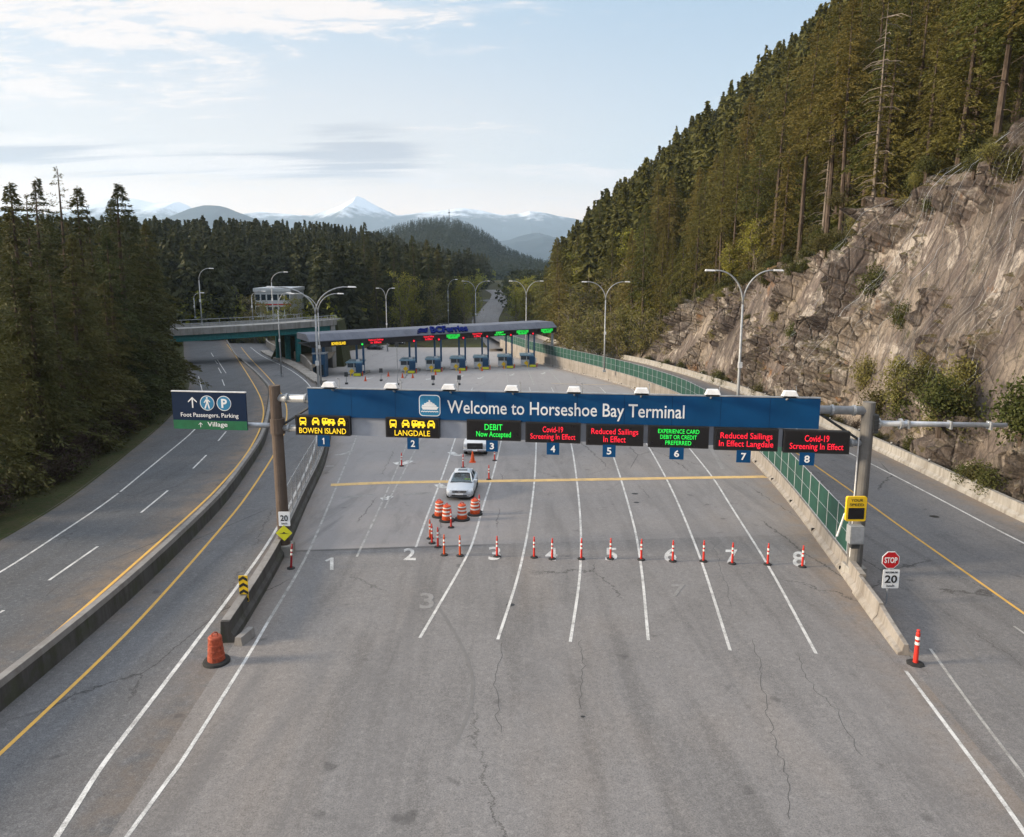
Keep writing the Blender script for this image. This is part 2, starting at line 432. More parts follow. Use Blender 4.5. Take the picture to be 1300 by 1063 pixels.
def rockmat():
    t = NT('cut rock face')
    tilt = (R(25), R(-32), R(10))
    a = t.noise(.10, 6, .6, sc=(1, 1, .8), dist=.8); b = t.noise(.75, 9, .72, sc=(1.0, 1.0, .45), rot=tilt, dist=.9); c_ = t.noise(5, 7, .8)
    vo = t.vor(.42, 'F1', sc=(1, 1.1, .5), rot=tilt, out='Color')
    sepc = t.new('ShaderNodeSeparateColor'); t.l.new(vo, sepc.inputs[0])
    c = t.mix(t.ramp(b, .33, .62), (.058, .050, .047), (.265, .225, .192))
    c = t.mix(t.math('MULTIPLY', t.ramp(sepc.outputs[0], .25, .8), .5), c, (.17, .135, .125))
    c = t.mix(t.ramp(a, .50, .60, 0, .72), c, (.37, .315, .26))
    c = t.mix(t.ramp(t.noise(.17, 5, .7, dist=1.2), .555, .62, 0, .8), c, (.52, .47, .42))
    c = t.mix(t.ramp(t.noise(.22, 5, .7, sc=(1, 1, .7)), .60, .68, 0, .75), c, (.30, .15, .06))
    c = t.mix(t.ramp(t.noise(.13, 6, .75, sc=(1, 1, .25), dist=.5), .53, .63, 0, .8), c, (.060, .050, .052))
    c = t.mix(t.ramp(c_, .45, .72, 0, .45), c, (.035, .030, .030))
    c = t.mix(t.ramp(t.noise(.3, 7, .8), .60, .66, 0, .8), c, (.052, .058, .016))
    cr = t.vor(.55, 'DISTANCE_TO_EDGE', sc=(1, 1, .42), rot=tilt)
    cr2 = t.vor(1.6, 'DISTANCE_TO_EDGE', sc=(1, 1, .5), rot=tilt)
    c = t.mix(t.ramp(t.noise(1.1, 8, .8, sc=(1, 1, .3), rot=tilt, dist=1.2), .50, .60, 0, .75), c, (.075, .066, .066))
    c = t.mix(t.ramp(cr, .0, .03, .55, 0), c, (.022, .019, .02))
    c = t.mix(t.ramp(cr2, .0, .04, .35, 0), c, (.03, .026, .026))
    sn = t.new('ShaderNodeSeparateXYZ'); t.l.new(t.geo.outputs['Normal'], sn.inputs[0])
    ledge = t.math('MULTIPLY', t.ramp(sn.outputs[2], .38, .70), t.ramp(t.noise(.35, 6, .75), .44, .56))
    c = t.mix(t.math('MULTIPLY', ledge, .85), c, t.mix(t.noise(.6, 4, .6), (.045, .050, .012), (.11, .075, .022)))
    h = t.math('ADD', t.math('MULTIPLY', b, 1.0), t.math('ADD', t.math('MULTIPLY', c_, .35), t.math('MULTIPLY', t.ramp(cr, 0, .08), .4)))
    t.bump(h, .9, .6)
    return t.done(c, .92, 0, .2)
M['rock'] = rockmat()
def groundmat(name, a, b, c, sc=.3):
    t = NT(name)
    n = t.noise(sc, 6, .7); m = t.noise(sc * 8, 5, .75); f = t.noise(12, 3, .8)
    col = t.mix(t.ramp(n, .38, .62), a, b); col = t.mix(t.ramp(m, .45, .68, 0, .8), col, c)
    col = t.mix(t.ramp(f, .4, .8, 0, .4), col, (.02, .018, .012))
    t.bump(m, .8, .3); return t.done(col, .95, 0, .15)
M['forest_floor'] = groundmat('forest floor', (.030, .026, .014), (.050, .058, .018), (.085, .066, .030), .15)
M['verge'] = groundmat('grass verge', (.035, .052, .014), (.060, .062, .024), (.075, .060, .036), .4)
M['gravel'] = groundmat('gravel bank', (.16, .13, .10), (.20, .17, .14), (.08, .075, .04), .5)
M['far_ground'] = groundmat('far ground', (.020, .030, .012), (.030, .040, .014), (.04, .04, .02), .01)

def leafmat(name, dark, light, warm, bare=None, scale=.55):
    t = NT(name)
    oi = t.new('ShaderNodeObjectInfo')
    n = t.noise(scale, 4, .7); f = t.noise(3.5, 3, .7)
    c = t.mix(t.ramp(n, .36, .64), dark, light)
    c = t.mix(t.ramp(oi.outputs['Random'], 0, 1, 0, .65), c, warm)
    c = t.mix(t.ramp(f, .45, .75, 0, .45), c, tuple(x * .45 for x in dark))
    t.b.inputs['Subsurface Weight'].default_value = 0
    tl = t.new('ShaderNodeBsdfTranslucent'); t.put(c, tl.inputs[0])
    mx = t.new('ShaderNodeMixShader'); mx.inputs[0].default_value = .22
    t.done(c, .7, 0, .2)
    t.l.new(t.b.outputs[0], mx.inputs[1]); t.l.new(tl.outputs[0], mx.inputs[2]); t.l.new(mx.outputs[0], t.n['Material Output'].inputs[0])
    return t.m
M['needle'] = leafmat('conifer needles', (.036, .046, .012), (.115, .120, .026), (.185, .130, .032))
M['needle_left'] = leafmat('shaded conifer needles', (.018, .027, .010), (.060, .074, .022), (.115, .100, .030))  # darker copy of the needles, the left forest's shade put into the colour
M['needle_far'] = leafmat('far conifer needles', (.018, .030, .016), (.052, .064, .022), (.060, .060, .022), scale=.08)
M['needle_hill'] = leafmat('blue green hill conifers', (.010, .022, .018), (.026, .042, .026), (.03, .04, .02), scale=.03)
M['spring'] = leafmat('young spring leaves', (.15, .17, .022), (.30, .30, .040), (.22, .19, .04))
M['alder'] = leafmat('thin alder twigs', (.12, .125, .030), (.21, .20, .055), (.18, .14, .055))
M['shrub'] = leafmat('shrub leaves', (.040, .058, .014), (.085, .095, .024), (.10, .075, .03), scale=1.2)
M['bramble'] = leafmat('bare purple bramble', (.040, .026, .026), (.070, .046, .044), (.055, .05, .025), scale=.6)
def barkmat(name, a, b):
    t = NT(name); n = t.noise(3, 5, .7, sc=(1, 1, .3))
    t.bump(n, .6, .05); return t.done(t.mix(t.ramp(n, .35, .65), a, b), .95, 0, .15)
M['bark'] = barkmat('conifer bark', (.042, .032, .026), (.115, .088, .070))
M['bark_pale'] = barkmat('pale bark', (.11, .09, .075), (.22, .19, .16))

def mountmat():
    t = NT('mountain slopes')
    sp = t.new('ShaderNodeSeparateXYZ'); t.l.new(t.geo.outputs['Position'], sp.inputs[0])
    n = t.noise(.0035, 8, .7); nn = t.noise(.0009, 6, .6)
    z = t.math('ADD', sp.outputs[2], t.math('MULTIPLY', t.math('SUBTRACT', n, .5), 700))
    c = t.mix(t.ramp(nn, .4, .6), (.010, .022, .032), (.018, .032, .042))
    c = t.mix(t.ramp(z, 690, 830), c, (.62, .66, .72))
    return t.done(c, .95, 0, .1)
M['mountain'] = mountmat()
# ================================================================== SETTING
def strip(name, fl, fr, zf, mat, ys, nx=6, kind='structure'):
    vs = []; fs = []
    for y in ys:
        l, r_ = fl(y), fr(y)
        for k in range(nx + 1): vs.append((l + (r_ - l) * k / nx, y, zf(y)))
    for i in range(len(ys) - 1):
        for k in range(nx):
            a = i * (nx + 1) + k; fs.append((a, a + 1, a + nx + 2, a + nx + 1))
    o = MB().add(vs, fs).build(name, mat)
    at = o.data.attributes.new('edge', 'FLOAT', 'POINT')
    val = []
    for y in ys:
        l, r_ = fl(y), fr(y)
        for k in range(nx + 1):
            x = l + (r_ - l) * k / nx; val.append(max((.75 if y > 26 else .35) * math.exp(-((r_ - x) / 1.3) ** 2), .35 * math.exp(-((x - l) / 1.1) ** 2) * (1 if y > 27 else .25)))
    at.data.foreach_set('value', val)
    return prop(o, kind=kind)
YS = list(range(-30, 201, 2))
strip('terminal_road', lambda y: bA(y) if y < 175 else bA(175) + (y - 175) * .5, lambda y: bD(y) if y < 200 else bD(200) - (y - 200) * .25, zT, M['asphalt'], list(range(-30, 227, 2)), 40)
strip('ramp_road', bB, bA, zM, M['asphalt_mid'], YS, 14)
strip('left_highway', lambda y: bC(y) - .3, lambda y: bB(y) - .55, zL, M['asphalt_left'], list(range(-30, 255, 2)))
strip('right_highway', bD, bE, zR, M['asphalt_right'], list(range(-30, 241, 2)), 24)
# far road beyond the terminal: two lanes climbing between the trees
def pathstrip(name, pts, halfw, mat, dz=0, kind='structure'):
    vs = []; fs = []
    P = [Vector(p) for p in pts]; Q = []
    for i in range(len(P) - 1):
        for k in range(6): Q.append(P[i].lerp(P[i+1], k / 6))
    Q.append(P[-1])
    for _ in range(3): Q = [Q[0]] + [(Q[i-1] + Q[i] * 2 + Q[i+1]) / 4 for i in range(1, len(Q) - 1)] + [Q[-1]]
    for i, p in enumerate(Q):
        d = Q[min(i+1, len(Q)-1)] - Q[max(i-1, 0)]; r_ = Vector((d.y, -d.x, 0)).normalized()
        hw = halfw if not callable(halfw) else halfw(i / (len(Q) - 1))
        vs += [p - r_ * hw + Vector((0, 0, dz)), p + r_ * hw + Vector((0, 0, dz))]
        if i: fs.append((2*i-2, 2*i-1, 2*i+1, 2*i))
    o = MB().add(vs, fs).build(name, mat)
    return prop(o, kind=kind), Q
farpts = [(-1, 196, -8.5), (-5, 230, -8.95), (-11, 285, -8.6), (-9.5, 340, -7.6), (-7, 400, -6.4), (-7, 455, -5.4), (-14, 520, -5.4)]
_, FARQ = pathstrip('far_road', farpts, 5.2, M['asphalt_right'], .05)
pathstrip('far_side_road', [(-11, 405, -6.3), (-20, 385, -7.2), (-32, 350, -8.3), (-46, 335, -8.6)], 3.6, M['asphalt_left'], .09)
def rampw(a): return lambda y: a

def fbm(x, y, s, o=4): return noise.fractal(Vector((x * s, y * s, .37)), 1.0, 2.0, o)
def sstep(a, b, v):
    t = max(0, min(1, (v - a) / (b - a))); return t * t * (3 - 2 * t)
def gz(X, Y):
    """height of the natural ground"""
    if Y < 200:
        xl = bC(Y); xr = bE(Y)
    else:
        k = min(1, (Y - 200) / 80); xl = bC(200) * (1 - k) + -26 * k; xr = bE(Y)
    base_l = zL(Y) if Y < 230 else -8.4
    if X < xl - .3:
        u = xl - X
        z = base_l - .12 - .5 * sstep(.5, 3, u) + 6.0 * sstep(12, 110, u) + fbm(X, Y, .03) * 1.6 * sstep(3, 25, u)
        z += 13 * sstep(150, 520, Y) * sstep(10, 90, u)
        return z
    if X < xr + 1.0:
        z = min(zT(Y), zR(Y), zM(Y)) - .6
        if Y > 185: z = min(z, -9.3)
        if Y > 205:
            z = -9.25
            for q in FARQ:
                if abs(q.y - Y) < 12: z = max(z, q.z - .25) if abs(X - q.x) < 30 else z
        return z
    xt, zz = Xt(Y), zt(Y)
    if X < xt - 1.5 and Y < 172:
        z = zR(Y) - .5
        return z + (zz - 4 - z) * sstep(xt - 2.2, xt - .3, X) * .9
    base = max(zz, -9.2) if Y < 172 else zz
    if X < xt: 
        t = (X - xr) / max(.5, xt - xr); lowz = zR(Y) if Y < 250 else -9.0
        return lowz - .3 + (base - lowz + .3) * max(0, min(1, t)) + fbm(X, Y, .08) * .5
    u = X - xt
    s = .86 - .30 * sstep(480, 900, Y)
    z = base + s * u * (1 - .15 * sstep(150, 260, u)) - 1.2 * sstep(0, 6, u) * (1 - sstep(6, 20, u)) + fbm(X, Y, .022) * 6 * sstep(4, 60, u)
    zc = 175 * (1 - sstep(560, 820, Y)) + 4
    return min(z, zc + fbm(X, Y, .01) * 8)
def heightmesh(name, xs, ys, f, mat, smooth=True):
    vs = [(x, y, f(x, y)) for y in ys for x in xs]; n = len(xs)
    fs = [(j*n+i, j*n+i+1, (j+1)*n+i+1, (j+1)*n+i) for j in range(len(ys)-1) for i in range(n-1)]
    me = bpy.data.meshes.new(name); me.from_pydata(vs, [], fs); me.materials.append(mat)
    if smooth: me.shade_smooth()
    return link_mesh(name, me)
prop(heightmesh('terrain', list(np.arange(-420, 380, 3.2)), list(np.arange(-40, 240, 3.2)) + list(np.arange(240, 900, 7)), gz, M['forest_floor']), kind='structure')
# wide ground out to the horizon
prop(MB().add([(-16000, -900, -9.9), (16000, -900, -9.9), (16000, 17500, -9.9), (-16000, 17500, -9.9)], [(0, 1, 2, 3)]).build('ground', M['far_ground']), kind='structure')
# grass verge along the left highway, following its edge
vs = []; fs = []
for i, y in enumerate(YS):
    for k, (o, dz) in enumerate(((-.1, .02), (-1.2, -.02), (-2.6, -.25), (-5, -.35), (-9, -.35))):
        x = bC(y) + o * (1 + .25 * fbm(y, k * 9, .15)); vs.append((x, y, max(zL(y) + dz, gz(x, y) + .05) if k else zL(y) + .004))
    if i:
        for k in range(4): a = (i-1)*5+k; fs.append((a+1, a, a+5, a+6))
prop(MB().add(vs, fs).build('grass_verge', M['verge'], smooth=True), kind='structure')
prop(MB().add([(-34, 322, -8.7), (-12, 300, -8.75), (-13, 400, -6.6), (-30, 372, -7.6)], [(0, 1, 2, 3)]).build('grass_triangle', M['verge']), kind='structure')

# ------------------------------------------------------------------ painted markings
def trace(pts, zf, n=5):
    """smooth world polyline from points on a road surface"""
    W = [hit(x, y, zf) for x, y in pts]; Q = []
    for i in range(len(W) - 1):
        for k in range(n): Q.append(W[i].lerp(W[i+1], k / n))
    Q.append(W[-1])
    for _ in range(4): Q = [Q[0]] + [(Q[i-1] + Q[i] * 2 + Q[i+1]) / 4 for i in range(1, len(Q) - 1)] + [Q[-1]]
    return Q
def stripe(mb, Q, w, zf, dz=.006):
    L = [Q[0]]
    for p in Q[1:]:
        d = (p - L[-1]).length
        if d > 3:
            for k in range(1, int(d / 2)): L.append(L[-1].lerp(p, k / int(d / 2))) if False else None
        L.append(p)
    vs = []; fs = []
    D = []
    for a, b in zip(L, L[1:]):
        m = max(1, int((b - a).length / 2))
        for k in range(m): D.append(a.lerp(b, k / m))
    D.append(L[-1])
    for i, p in enumerate(D):
        d = D[min(i+1, len(D)-1)] - D[max(i-1, 0)]; r_ = Vector((d.y, -d.x, 0)).normalized() * w / 2
        for q in (p - r_, p + r_): vs.append((q.x, q.y, zf(q.y) + dz))
        if i: fs.append((2*i-2, 2*i-1, 2*i+1, 2*i))
    mb.add(vs, fs)
mk = {k: MB() for k in ('white_paint', 'faded_paint', 'yellow_paint', 'stop_paint', 'ghost_paint', 'tyre_mark', 'crack')}
def ln(pts, w=.14, mat='white_paint', zf=zT, n=5, dz=.006): stripe(mk[mat], trace(pts, zf, n), w, zf, dz)
ln([(215, 988), (228, 972), (317, 830), (340, 790)], .12)
ln([(340, 790), (387, 713), (417, 643), (433, 603), (453, 555), (462, 520), (466, 497)], .13, 'faded_paint')
ln([(453, 707), (483, 643), (515, 570), (526, 535), (540, 500)], .12, 'faded_paint')
ln([(488, 646), (536, 555), (548, 525), (556, 500)], .12, 'faded_paint')
ln([(528, 695), (543, 653), (560, 610), (578, 557), (590, 520), (600, 492)], .12)
ln([(533, 810), (578, 733), (600, 693), (613, 643), (625, 607), (636, 562), (643, 525), (645, 495)], .12)
ln([(632, 812), (658, 733), (671, 673), (679, 610), (681, 562), (680, 525), (672, 492)], .12)
ln([(724, 815), (737, 733), (738, 670), (733, 613), (726, 565), (715, 525), (700, 492)], .12)
ln([(823, 813), (816, 733), (808, 677), (790, 613), (774, 565), (752, 525), (728, 492)], .12)
ln([(927, 826), (892, 715), (866, 650), (847, 609), (823, 566), (795, 525), (762, 492)], .12)
ln([(1036, 830), (976, 718), (926, 640), (906, 607), (875, 569), (838, 525), (800, 492)], .12)
ln([(1150, 852), (1240, 973), (1275, 1020), (1330, 1100)], .12)
ln([(1181, 824), (1233, 897), (1291, 973), (1350, 1050)], .10, 'faded_paint', dz=.008)
ln([(120, 1120), (170, 1050), (215, 988)], .12)
ln([(420, 616), (500, 612.5), (700, 610), (866, 607), (972, 605.5)], .75, 'stop_paint', dz=.010)
# beyond the gantry
ln([(700, 487), (760, 489), (812, 486)], .25, 'stop_paint', dz=.010)
ln([(470, 470), (500, 467), (540, 464)], .22, 'faded_paint'); ln([(415, 475), (440, 472), (452, 471)], .3, 'faded_paint')
ln([(565, 441), (583, 440)], .4, 'stop_paint')
for a, b in (((500, 470), (470, 488)), ((530, 472), (505, 488)), ((560, 470), (545, 489)), ((588, 468), (578, 489)), ((616, 467), (612, 489)), ((642, 466), (645, 489)), ((668, 464), (678, 489)), ((690, 462), (712, 487))):
    ln([a, b], .16, 'faded_paint', n=3)
ln([(700, 466), (740, 480), (790, 492)], .14, 'faded_paint')
# ghost scrubbed-out markings
for pts in ([(918, 596), (911, 583), (900, 566)],):
    ln(pts, .3, 'ghost_paint', dz=.004, n=3)
# worn arrow blobs between lanes
def arrow(px, py, ang, s=1.0, mat='white_paint', zf=zT):
    c = hit(px, py, zf); ca, sa = math.cos(ang), math.sin(ang)
    poly = [(-.09, -1.6), (.09, -1.6), (.09, .2), (.45, .1), (0, 1.4), (-.45, .1), (-.09, .2)]
    vs = []
    for x, y in poly:
        x *= s; y *= s; X = c.x + x*ca - y*sa; Y = c.y + x*sa + y*ca; vs.append((X, Y, zf(Y) + .009))
    mk[mat].add(vs, [(0, 1, 2, 6), (2, 3, 4), (6, 2, 4), (5, 6, 4)])
for P_ in ([(503, 587), (509, 591.5), (521, 585)], [(572, 574), (580, 579.5), (589, 577)], [(556, 615), (562, 619.5), (568, 618)]): ln(P_, .62, n=3)
ln([(486, 632), (490, 636), (496, 630)], .4, n=3); ln([(425, 578), (437, 577), (447, 572)], .4, 'faded_paint', n=3); ln([(414, 592), (424, 592)], .35, 'faded_paint', n=3)
for x, y in ((545, 481), (585, 478), (610, 480), (650, 476), (690, 474), (470, 480)): arrow(x, y, R(170), 1.4)
ln([(503, 644), (488, 646)], .3, 'ghost_paint'); ln([(433, 632), (478, 628)], .5, 'ghost_paint', dz=.004); ln([(512, 628), (548, 626)], .5, 'ghost_paint', dz=.004)
for pts in ([(556, 770), (585, 815), (603, 862), (596, 905), (578, 945)],): ln(pts, .12, 'tyre_mark', dz=.003)
ln([(1120, 715), (1143, 737), (1200, 787), (1250, 853), (1300, 893), (1360, 960)], .12, 'tyre_mark', zR, dz=.003)
ln([(1060, 640), (1095, 690), (1140, 735)], .10, 'tyre_mark', zR, dz=.003)
rj = random.Random(4)
for pts in ([(957, 812), (966, 850), (972, 900), (984, 940), (998, 985), (1004, 1040)], [(737, 812), (741, 850), (735, 900)], [(640, 815), (628, 870), (634, 930)], [(1010, 830), (1030, 870), (1062, 900), (1095, 960)], [(905, 690), (915, 720), (930, 770)]):
    Q = trace(pts, zT, 9); Q = [Vector((q.x + rj.uniform(-.09, .09), q.y, q.z)) for q in Q]; stripe(mk['crack'], Q, .017, zT, .0035)
# ramp and highways
ln([(40, 1112), (90, 1035), (128, 973), (200, 880), (303, 743), (350, 677), (403, 567), (402, 530), (397, 490), (367, 468), (333, 453), (318, 441)], .15, zf=zM)
ln([(-60, 1010), (0, 958), (160, 807), (247, 710), (307, 640), (345, 583), (362, 550), (365, 520), (360, 503), (340, 478), (318, 456), (306, 441)], .14, 'yellow_paint', zM)
ln([(-60, 918), (0, 862), (83, 793), (257, 640), (310, 583), (330, 547), (336, 523), (330, 500), (300, 453), (288, 437)], .14, 'yellow_paint', zL)
ln([(-60, 757), (0, 728), (83, 673), (133, 640), (203, 583), (250, 545), (262, 520), (257, 497), (252, 478)], .12, 'white_paint', zL)
for a, b in (((62, 737), (124, 694)), ((179, 651), (213, 623)), ((245, 595), (262, 578)), ((277, 560), (287, 548)), ((285, 490), (282, 482)), ((281, 474), (277, 467)), ((276, 462), (273, 458)), ((271, 453), (268, 448)), ((-60, 812), (5, 775)), ((290, 540), (292, 527)), ((291, 517), (289, 505)), ((287, 474), (276, 457))):
    ln([a, b], .12, 'white_paint', zL, 3)
def fun_line(mat, xf, zf, y0, y1, w=.14):
    stripe(mk[mat], [Vector((xf(y), y, zf(y))) for y in np.arange(y0, y1, 2.0)], w, zf)
fun_line('yellow_paint', smk([(5, 18.6), (29, 21.2), (46.5, 23.0), (62, 24.3), (92, 24.2), (114, 22.5), (137, 18.6), (160, 12.5), (200, 0)]), zR, 5, 200)
fun_line('white_paint', smk([(5, 26.0), (28, 27), (37, 27.3), (46, 28.0), (62, 28.7), (92, 28.2), (114, 26.9), (137, 23.6), (160, 17.8), (200, 6)]), zR, 5, 200)
ln([(1287, 795), (1330, 825)], .1, 'faded_paint', zR, 3)
for nm, b in mk.items():
    if b.v: prop(b.build({'ghost_paint': 'worn_lane_markings', 'tyre_mark': 'tyre_marks', 'crack': 'asphalt_cracks'}.get(nm, 'lane_markings'), M[nm]), kind='structure')

# ------------------------------------------------------------------ text helpers
def text_mesh(s, bold=0.0, italic=0.0, spacing=1.0, depth=0.0, line=1.0):
    cu = bpy.data.curves.new('lettering', 'FONT'); cu.body = s; cu.size = 1; cu.offset = bold; cu.shear = italic
    cu.space_character = spacing; cu.extrude = depth; cu.align_x = 'CENTER'; cu.resolution_u = 3; cu.space_line = line
    o = bpy.data.objects.new('lettering', cu); C.objects.link(o)
    dg = bpy.context.evaluated_depsgraph_get(); dg.update()
    me = bpy.data.meshes.new_from_object(o.evaluated_get(dg)); bpy.data.objects.remove(o); bpy.data.curves.remove(cu)
    return me
def text_on(name, s, mat, parent, c, u, v, w, h, bold=.0, depth=.008, **k):
    """fit text into a w x h box centred on c; u right, v up (world vectors)"""
    me = text_mesh(s, bold, depth=.5, **k); P = np.array([x.co[:] for x in me.vertices])
    lo, hi = P.min(0), P.max(0); ct = (lo + hi) / 2; sz = hi - lo
    n = u.cross(v)
    for x, p in zip(me.vertices, P):
        a = (p[0] - ct[0]) / sz[0] * w; b = (p[1] - ct[1]) / sz[1] * h; d = (p[2] - lo[2]) / sz[2] * depth
        x.co = c + u * a + v * b + n * d
    me.materials.clear(); me.materials.append(mat); me.name = name
    return link_mesh(name, me, parent)
def quad_on(mb, c, u, v, w, h, d0=0, d1=.02):
    n = u.cross(v); vs = []
    for d in (d0, d1):
        for a, b in ((-1, -1), (1, -1), (1, 1), (-1, 1)): vs.append(c + u * a * w / 2 + v * b * h / 2 + n * d)
    return mb.add(vs, [(0, 3, 2, 1), (4, 5, 6, 7), (0, 1, 5, 4), (1, 2, 6, 5), (2, 3, 7, 6), (3, 0, 4, 7)])
def poly_on(mb, c, u, v, pts, d0=0, d1=.02):
    n = u.cross(v).normalized(); m = len(pts); vs = []
    for d in (d0, d1): vs += [c + u * a + v * b + n * d for a, b in pts]
    return mb.add(vs, [tuple(range(m))[::-1], tuple(range(m, 2*m))] + [(i, (i+1) % m, (i+1) % m+m, i+m) for i in range(m)])
def rrect(w, h, r, n=5):
    out = []
    for cx, cy, a0 in ((w/2-r, h/2-r, 0), (-w/2+r, h/2-r, 90), (-w/2+r, -h/2+r, 180), (w/2-r, -h/2+r, 270)):
        for k in range(n+1): t = R(a0 + 90*k/n); out.append((cx + r*math.cos(t), cy + r*math.sin(t)))
    return out
# painted lane numbers on the asphalt
nm = MB(); gm = MB()
for s, px, py, hpx in (('3', 542, 763, 20), ('7', 861, 750, 15), ('1', 418, 716, 15), ('2', 520, 704, 15), ('3', 628, 703, 17), ('4', 700, 704, 16), ('5', 776, 704, 16), ('6', 851, 705, 17), ('7', 929, 707, 17), ('8', 1014, 710, 18)):
    me = text_mesh(s, .02)
    if s == '1': me = bpy.data.meshes.new('n'); me.from_pydata([(.25, 0, 0), (.42, 0, 0), (.42, 1, 0), (.30, 1, 0), (.0, .76, 0), (.06, .66, 0), (.25, .78, 0)], [], [(0, 1, 2, 6), (6, 2, 3), (6, 3, 4, 5)])
    P = np.array([x.co[:] for x in me.vertices]); lo, hi = P.min(0), P.max(0); ct = (lo+hi)/2
    top, bot = hit(px, py - hpx / 2), hit(px, py + hpx / 2); c = (top + bot) / 2; L = (top - bot).length; Wd = .62 if s != '1' else .42
    vs = []
    for p in P:
        x = c.x + (p[0]-ct[0])/(hi[0]-lo[0])*Wd + (p[1]-ct[1])/(hi[1]-lo[1])*(top.x-bot.x); y = c.y + (p[1]-ct[1])/(hi[1]-lo[1])*L
        vs.append((x, y, zT(y) + .010))
    (gm if py > 740 else nm).add(vs, [tuple(f.vertices) for f in me.polygons]); bpy.data.meshes.remove(me)
prop(nm.build('painted_lane_numbers', M['white_paint']), kind='structure'); prop(gm.build('worn_lane_numbers', M['ghost_paint']), kind='structure')
# manhole-like dark patches
pm = MB()
for px, py, r_ in ((740, 910, .06), (648, 768, .16), (806, 627, .2), (808, 638, .16), (1186, 656, .25)):
    zf = zT if px < 1100 else zR; c = hit(px, py, zf)
    pm.add([(c.x + r_*math.cos(k*.7)*1.2, c.y + r_*math.sin(k*.7), zf(c.y + r_*math.sin(k*.7)) + .005) for k in range(9)], [tuple(range(9))])
prop(pm.build('asphalt_patches', M['ink']), kind='structure')

# ================================================================== WALLS AND BARRIERS
def run(xf, zf, y0, y1, step=2.0):
    out = []
    ys = list(np.arange(y0, y1, step)) + [y1]
    for y in ys:
        dx = (xf(y + .5) - xf(y - .5)); r_ = Vector((1, -dx, 0)).normalized()
        out.append((Vector((xf(y), y, zf(y))), r_))
    return out
def wall(name, label, xf, zf, y0, y1, prof, mat, cat='wall', group=None):
    o = MB().ribbon(prof, run(xf, zf, y0, y1)).build(name, mat)
    return prop(o, label, cat, group)
# retaining wall between left highway and ramp
w = thing('retaining_wall', 'long low dark retaining wall curving between the raised left highway and the ramp', 'wall')
MB().ribbon([(.02, -.4), (-.04, .72), (-.56, .72), (-.56, -.4)], run(lambda y: bB(y), zM, -30, 200)).build('wall_face', M['concrete_dark'], w)
MB().ribbon([(-.02, .722), (-.06, .94), (-.34, .94), (-.40, .722)], run(lambda y: bB(y), zM, -30, 200)).build('coping', M['concrete_cap'], w)
# barrier between ramp and terminal lanes, with nose
def nose_path(y0, y1): return run(lambda y: bA(y), lambda y: (zT(y) + zM(y)) / 2, y0, y1)
w = thing('concrete_barrier', 'dark weathered concrete barrier between the ramp and lane one, starting at the dusty drum', 'barrier')
MB().ribbon([(.05, -.5), (.02, .25), (-.10, .42), (-.13, .86), (-.45, .86), (-.48, .35), (-.6, -.5)], nose_path(25.6, 128)).build('barrier_body', M['concrete_dark'], w)
MB().ribbon([(-.12, .862), (-.13, .885), (-.45, .885), (-.46, .862)], nose_path(25.7, 128)).build('barrier_cap', M['concrete_cap'], w)
e = Vector((bA(25.6), 25.6, zT(25.6)))
w2 = MB(); Mx = Matrix.Translation((e.x + .35, e.y + .15, e.z)) @ Matrix.Rotation(R(-14), 4, 'Z')
w2.prism([(-.18, 0), (.18, 0), (.12, .34), (-.12, .34)], -.42, .42, Mx)
prop(w2.build('concrete_curb_block', M['concrete_cap']), 'loose concrete kerb block lying beside the dusty orange drum', 'block')
# pale curb island far up the ramp
w = trace([(398, 487), (372, 468), (352, 458), (337, 452), (330, 447)], zM)
path = []
for i, p in enumerate(w):
    d = w[min(i+1, len(w)-1)] - w[max(i-1, 0)]; path.append((Vector((p.x, p.y, zM(p.y))), Vector((d.y, -d.x, 0)).normalized()))
prop(MB().ribbon([(.1, -.3), (.1, .35), (2.0, .35), (2.2, -.5)], path).build('kerb_island', M['concrete_wall']), 'pale concrete kerb island curving beside the upper ramp', 'kerb')
# wall between terminal and right highway: retaining lower part and parapet
w = thing('divider_wall', 'stained concrete wall carrying the green fence between lane eight and the right highway', 'wall')
def dz(y): return zT(y)
vs = []; fs = []
pr = run(bD, zT, 30.5, 200)
for i, (p, r_) in enumerate(pr):
    zt_, zr_ = zT(p.y), zR(p.y); k = 6
    for o, z in ((-.18, zt_ - .3), (-.16, zt_ + .12), (.02, min(zt_ + .3, zr_ + .45)), (.06, zr_ + .86), (.32, zr_ + .86), (.36, zr_ - .3)):
        vs.append((p.x + r_.x * o, p.y + r_.y * o, z))
    if i:
        for j in range(5): a = (i-1)*6+j; fs.append((a, a+1, a+7, a+6))
fs += [tuple(range(6)), tuple(range(len(vs)-6, len(vs)))[::-1]]
MB().add(vs, fs).build('wall_body', M['concrete_wall'], w)
jb = MB()
for y in np.arange(33, 200, 6.0):
    x = bD(y); jb.box(x - .175, x + .05, y - .025, y + .025, zT(y) + .13, min(zT(y)+.3, zR(y)+.4))
jb.build('expansion_joints', M['ink'], w)
def seg_barrier(name, label, y0, y1, h, hr2=None):
    a = run(bD, zT, y0, y1, .5); vs = []; fs = []
    for i, (p, r_) in enumerate(a):
        t = i / (len(a) - 1); hh = h * (1 - t) + (hr2 or h) * t
        for o, z in ((-.24, -.05), (-.22, .10), (-.08, .3 * hh / .8), (-.04, hh), (.14, hh), (.18, .3 * hh / .8), (.32, .1), (.34, -.05)):
            vs.append((p.x + r_.x * o, p.y + r_.y * o, p.z + z))
        if i:
            for j in range(7): b = (i-1)*8+j; fs.append((b, b+1, b+9, b+8))
    fs += [tuple(range(8)), tuple(range(len(vs)-8, len(vs)))[::-1]]
    return prop(MB().add(vs, fs).build(name, M['concrete_wall'], bevel=.02), label, 'barrier')
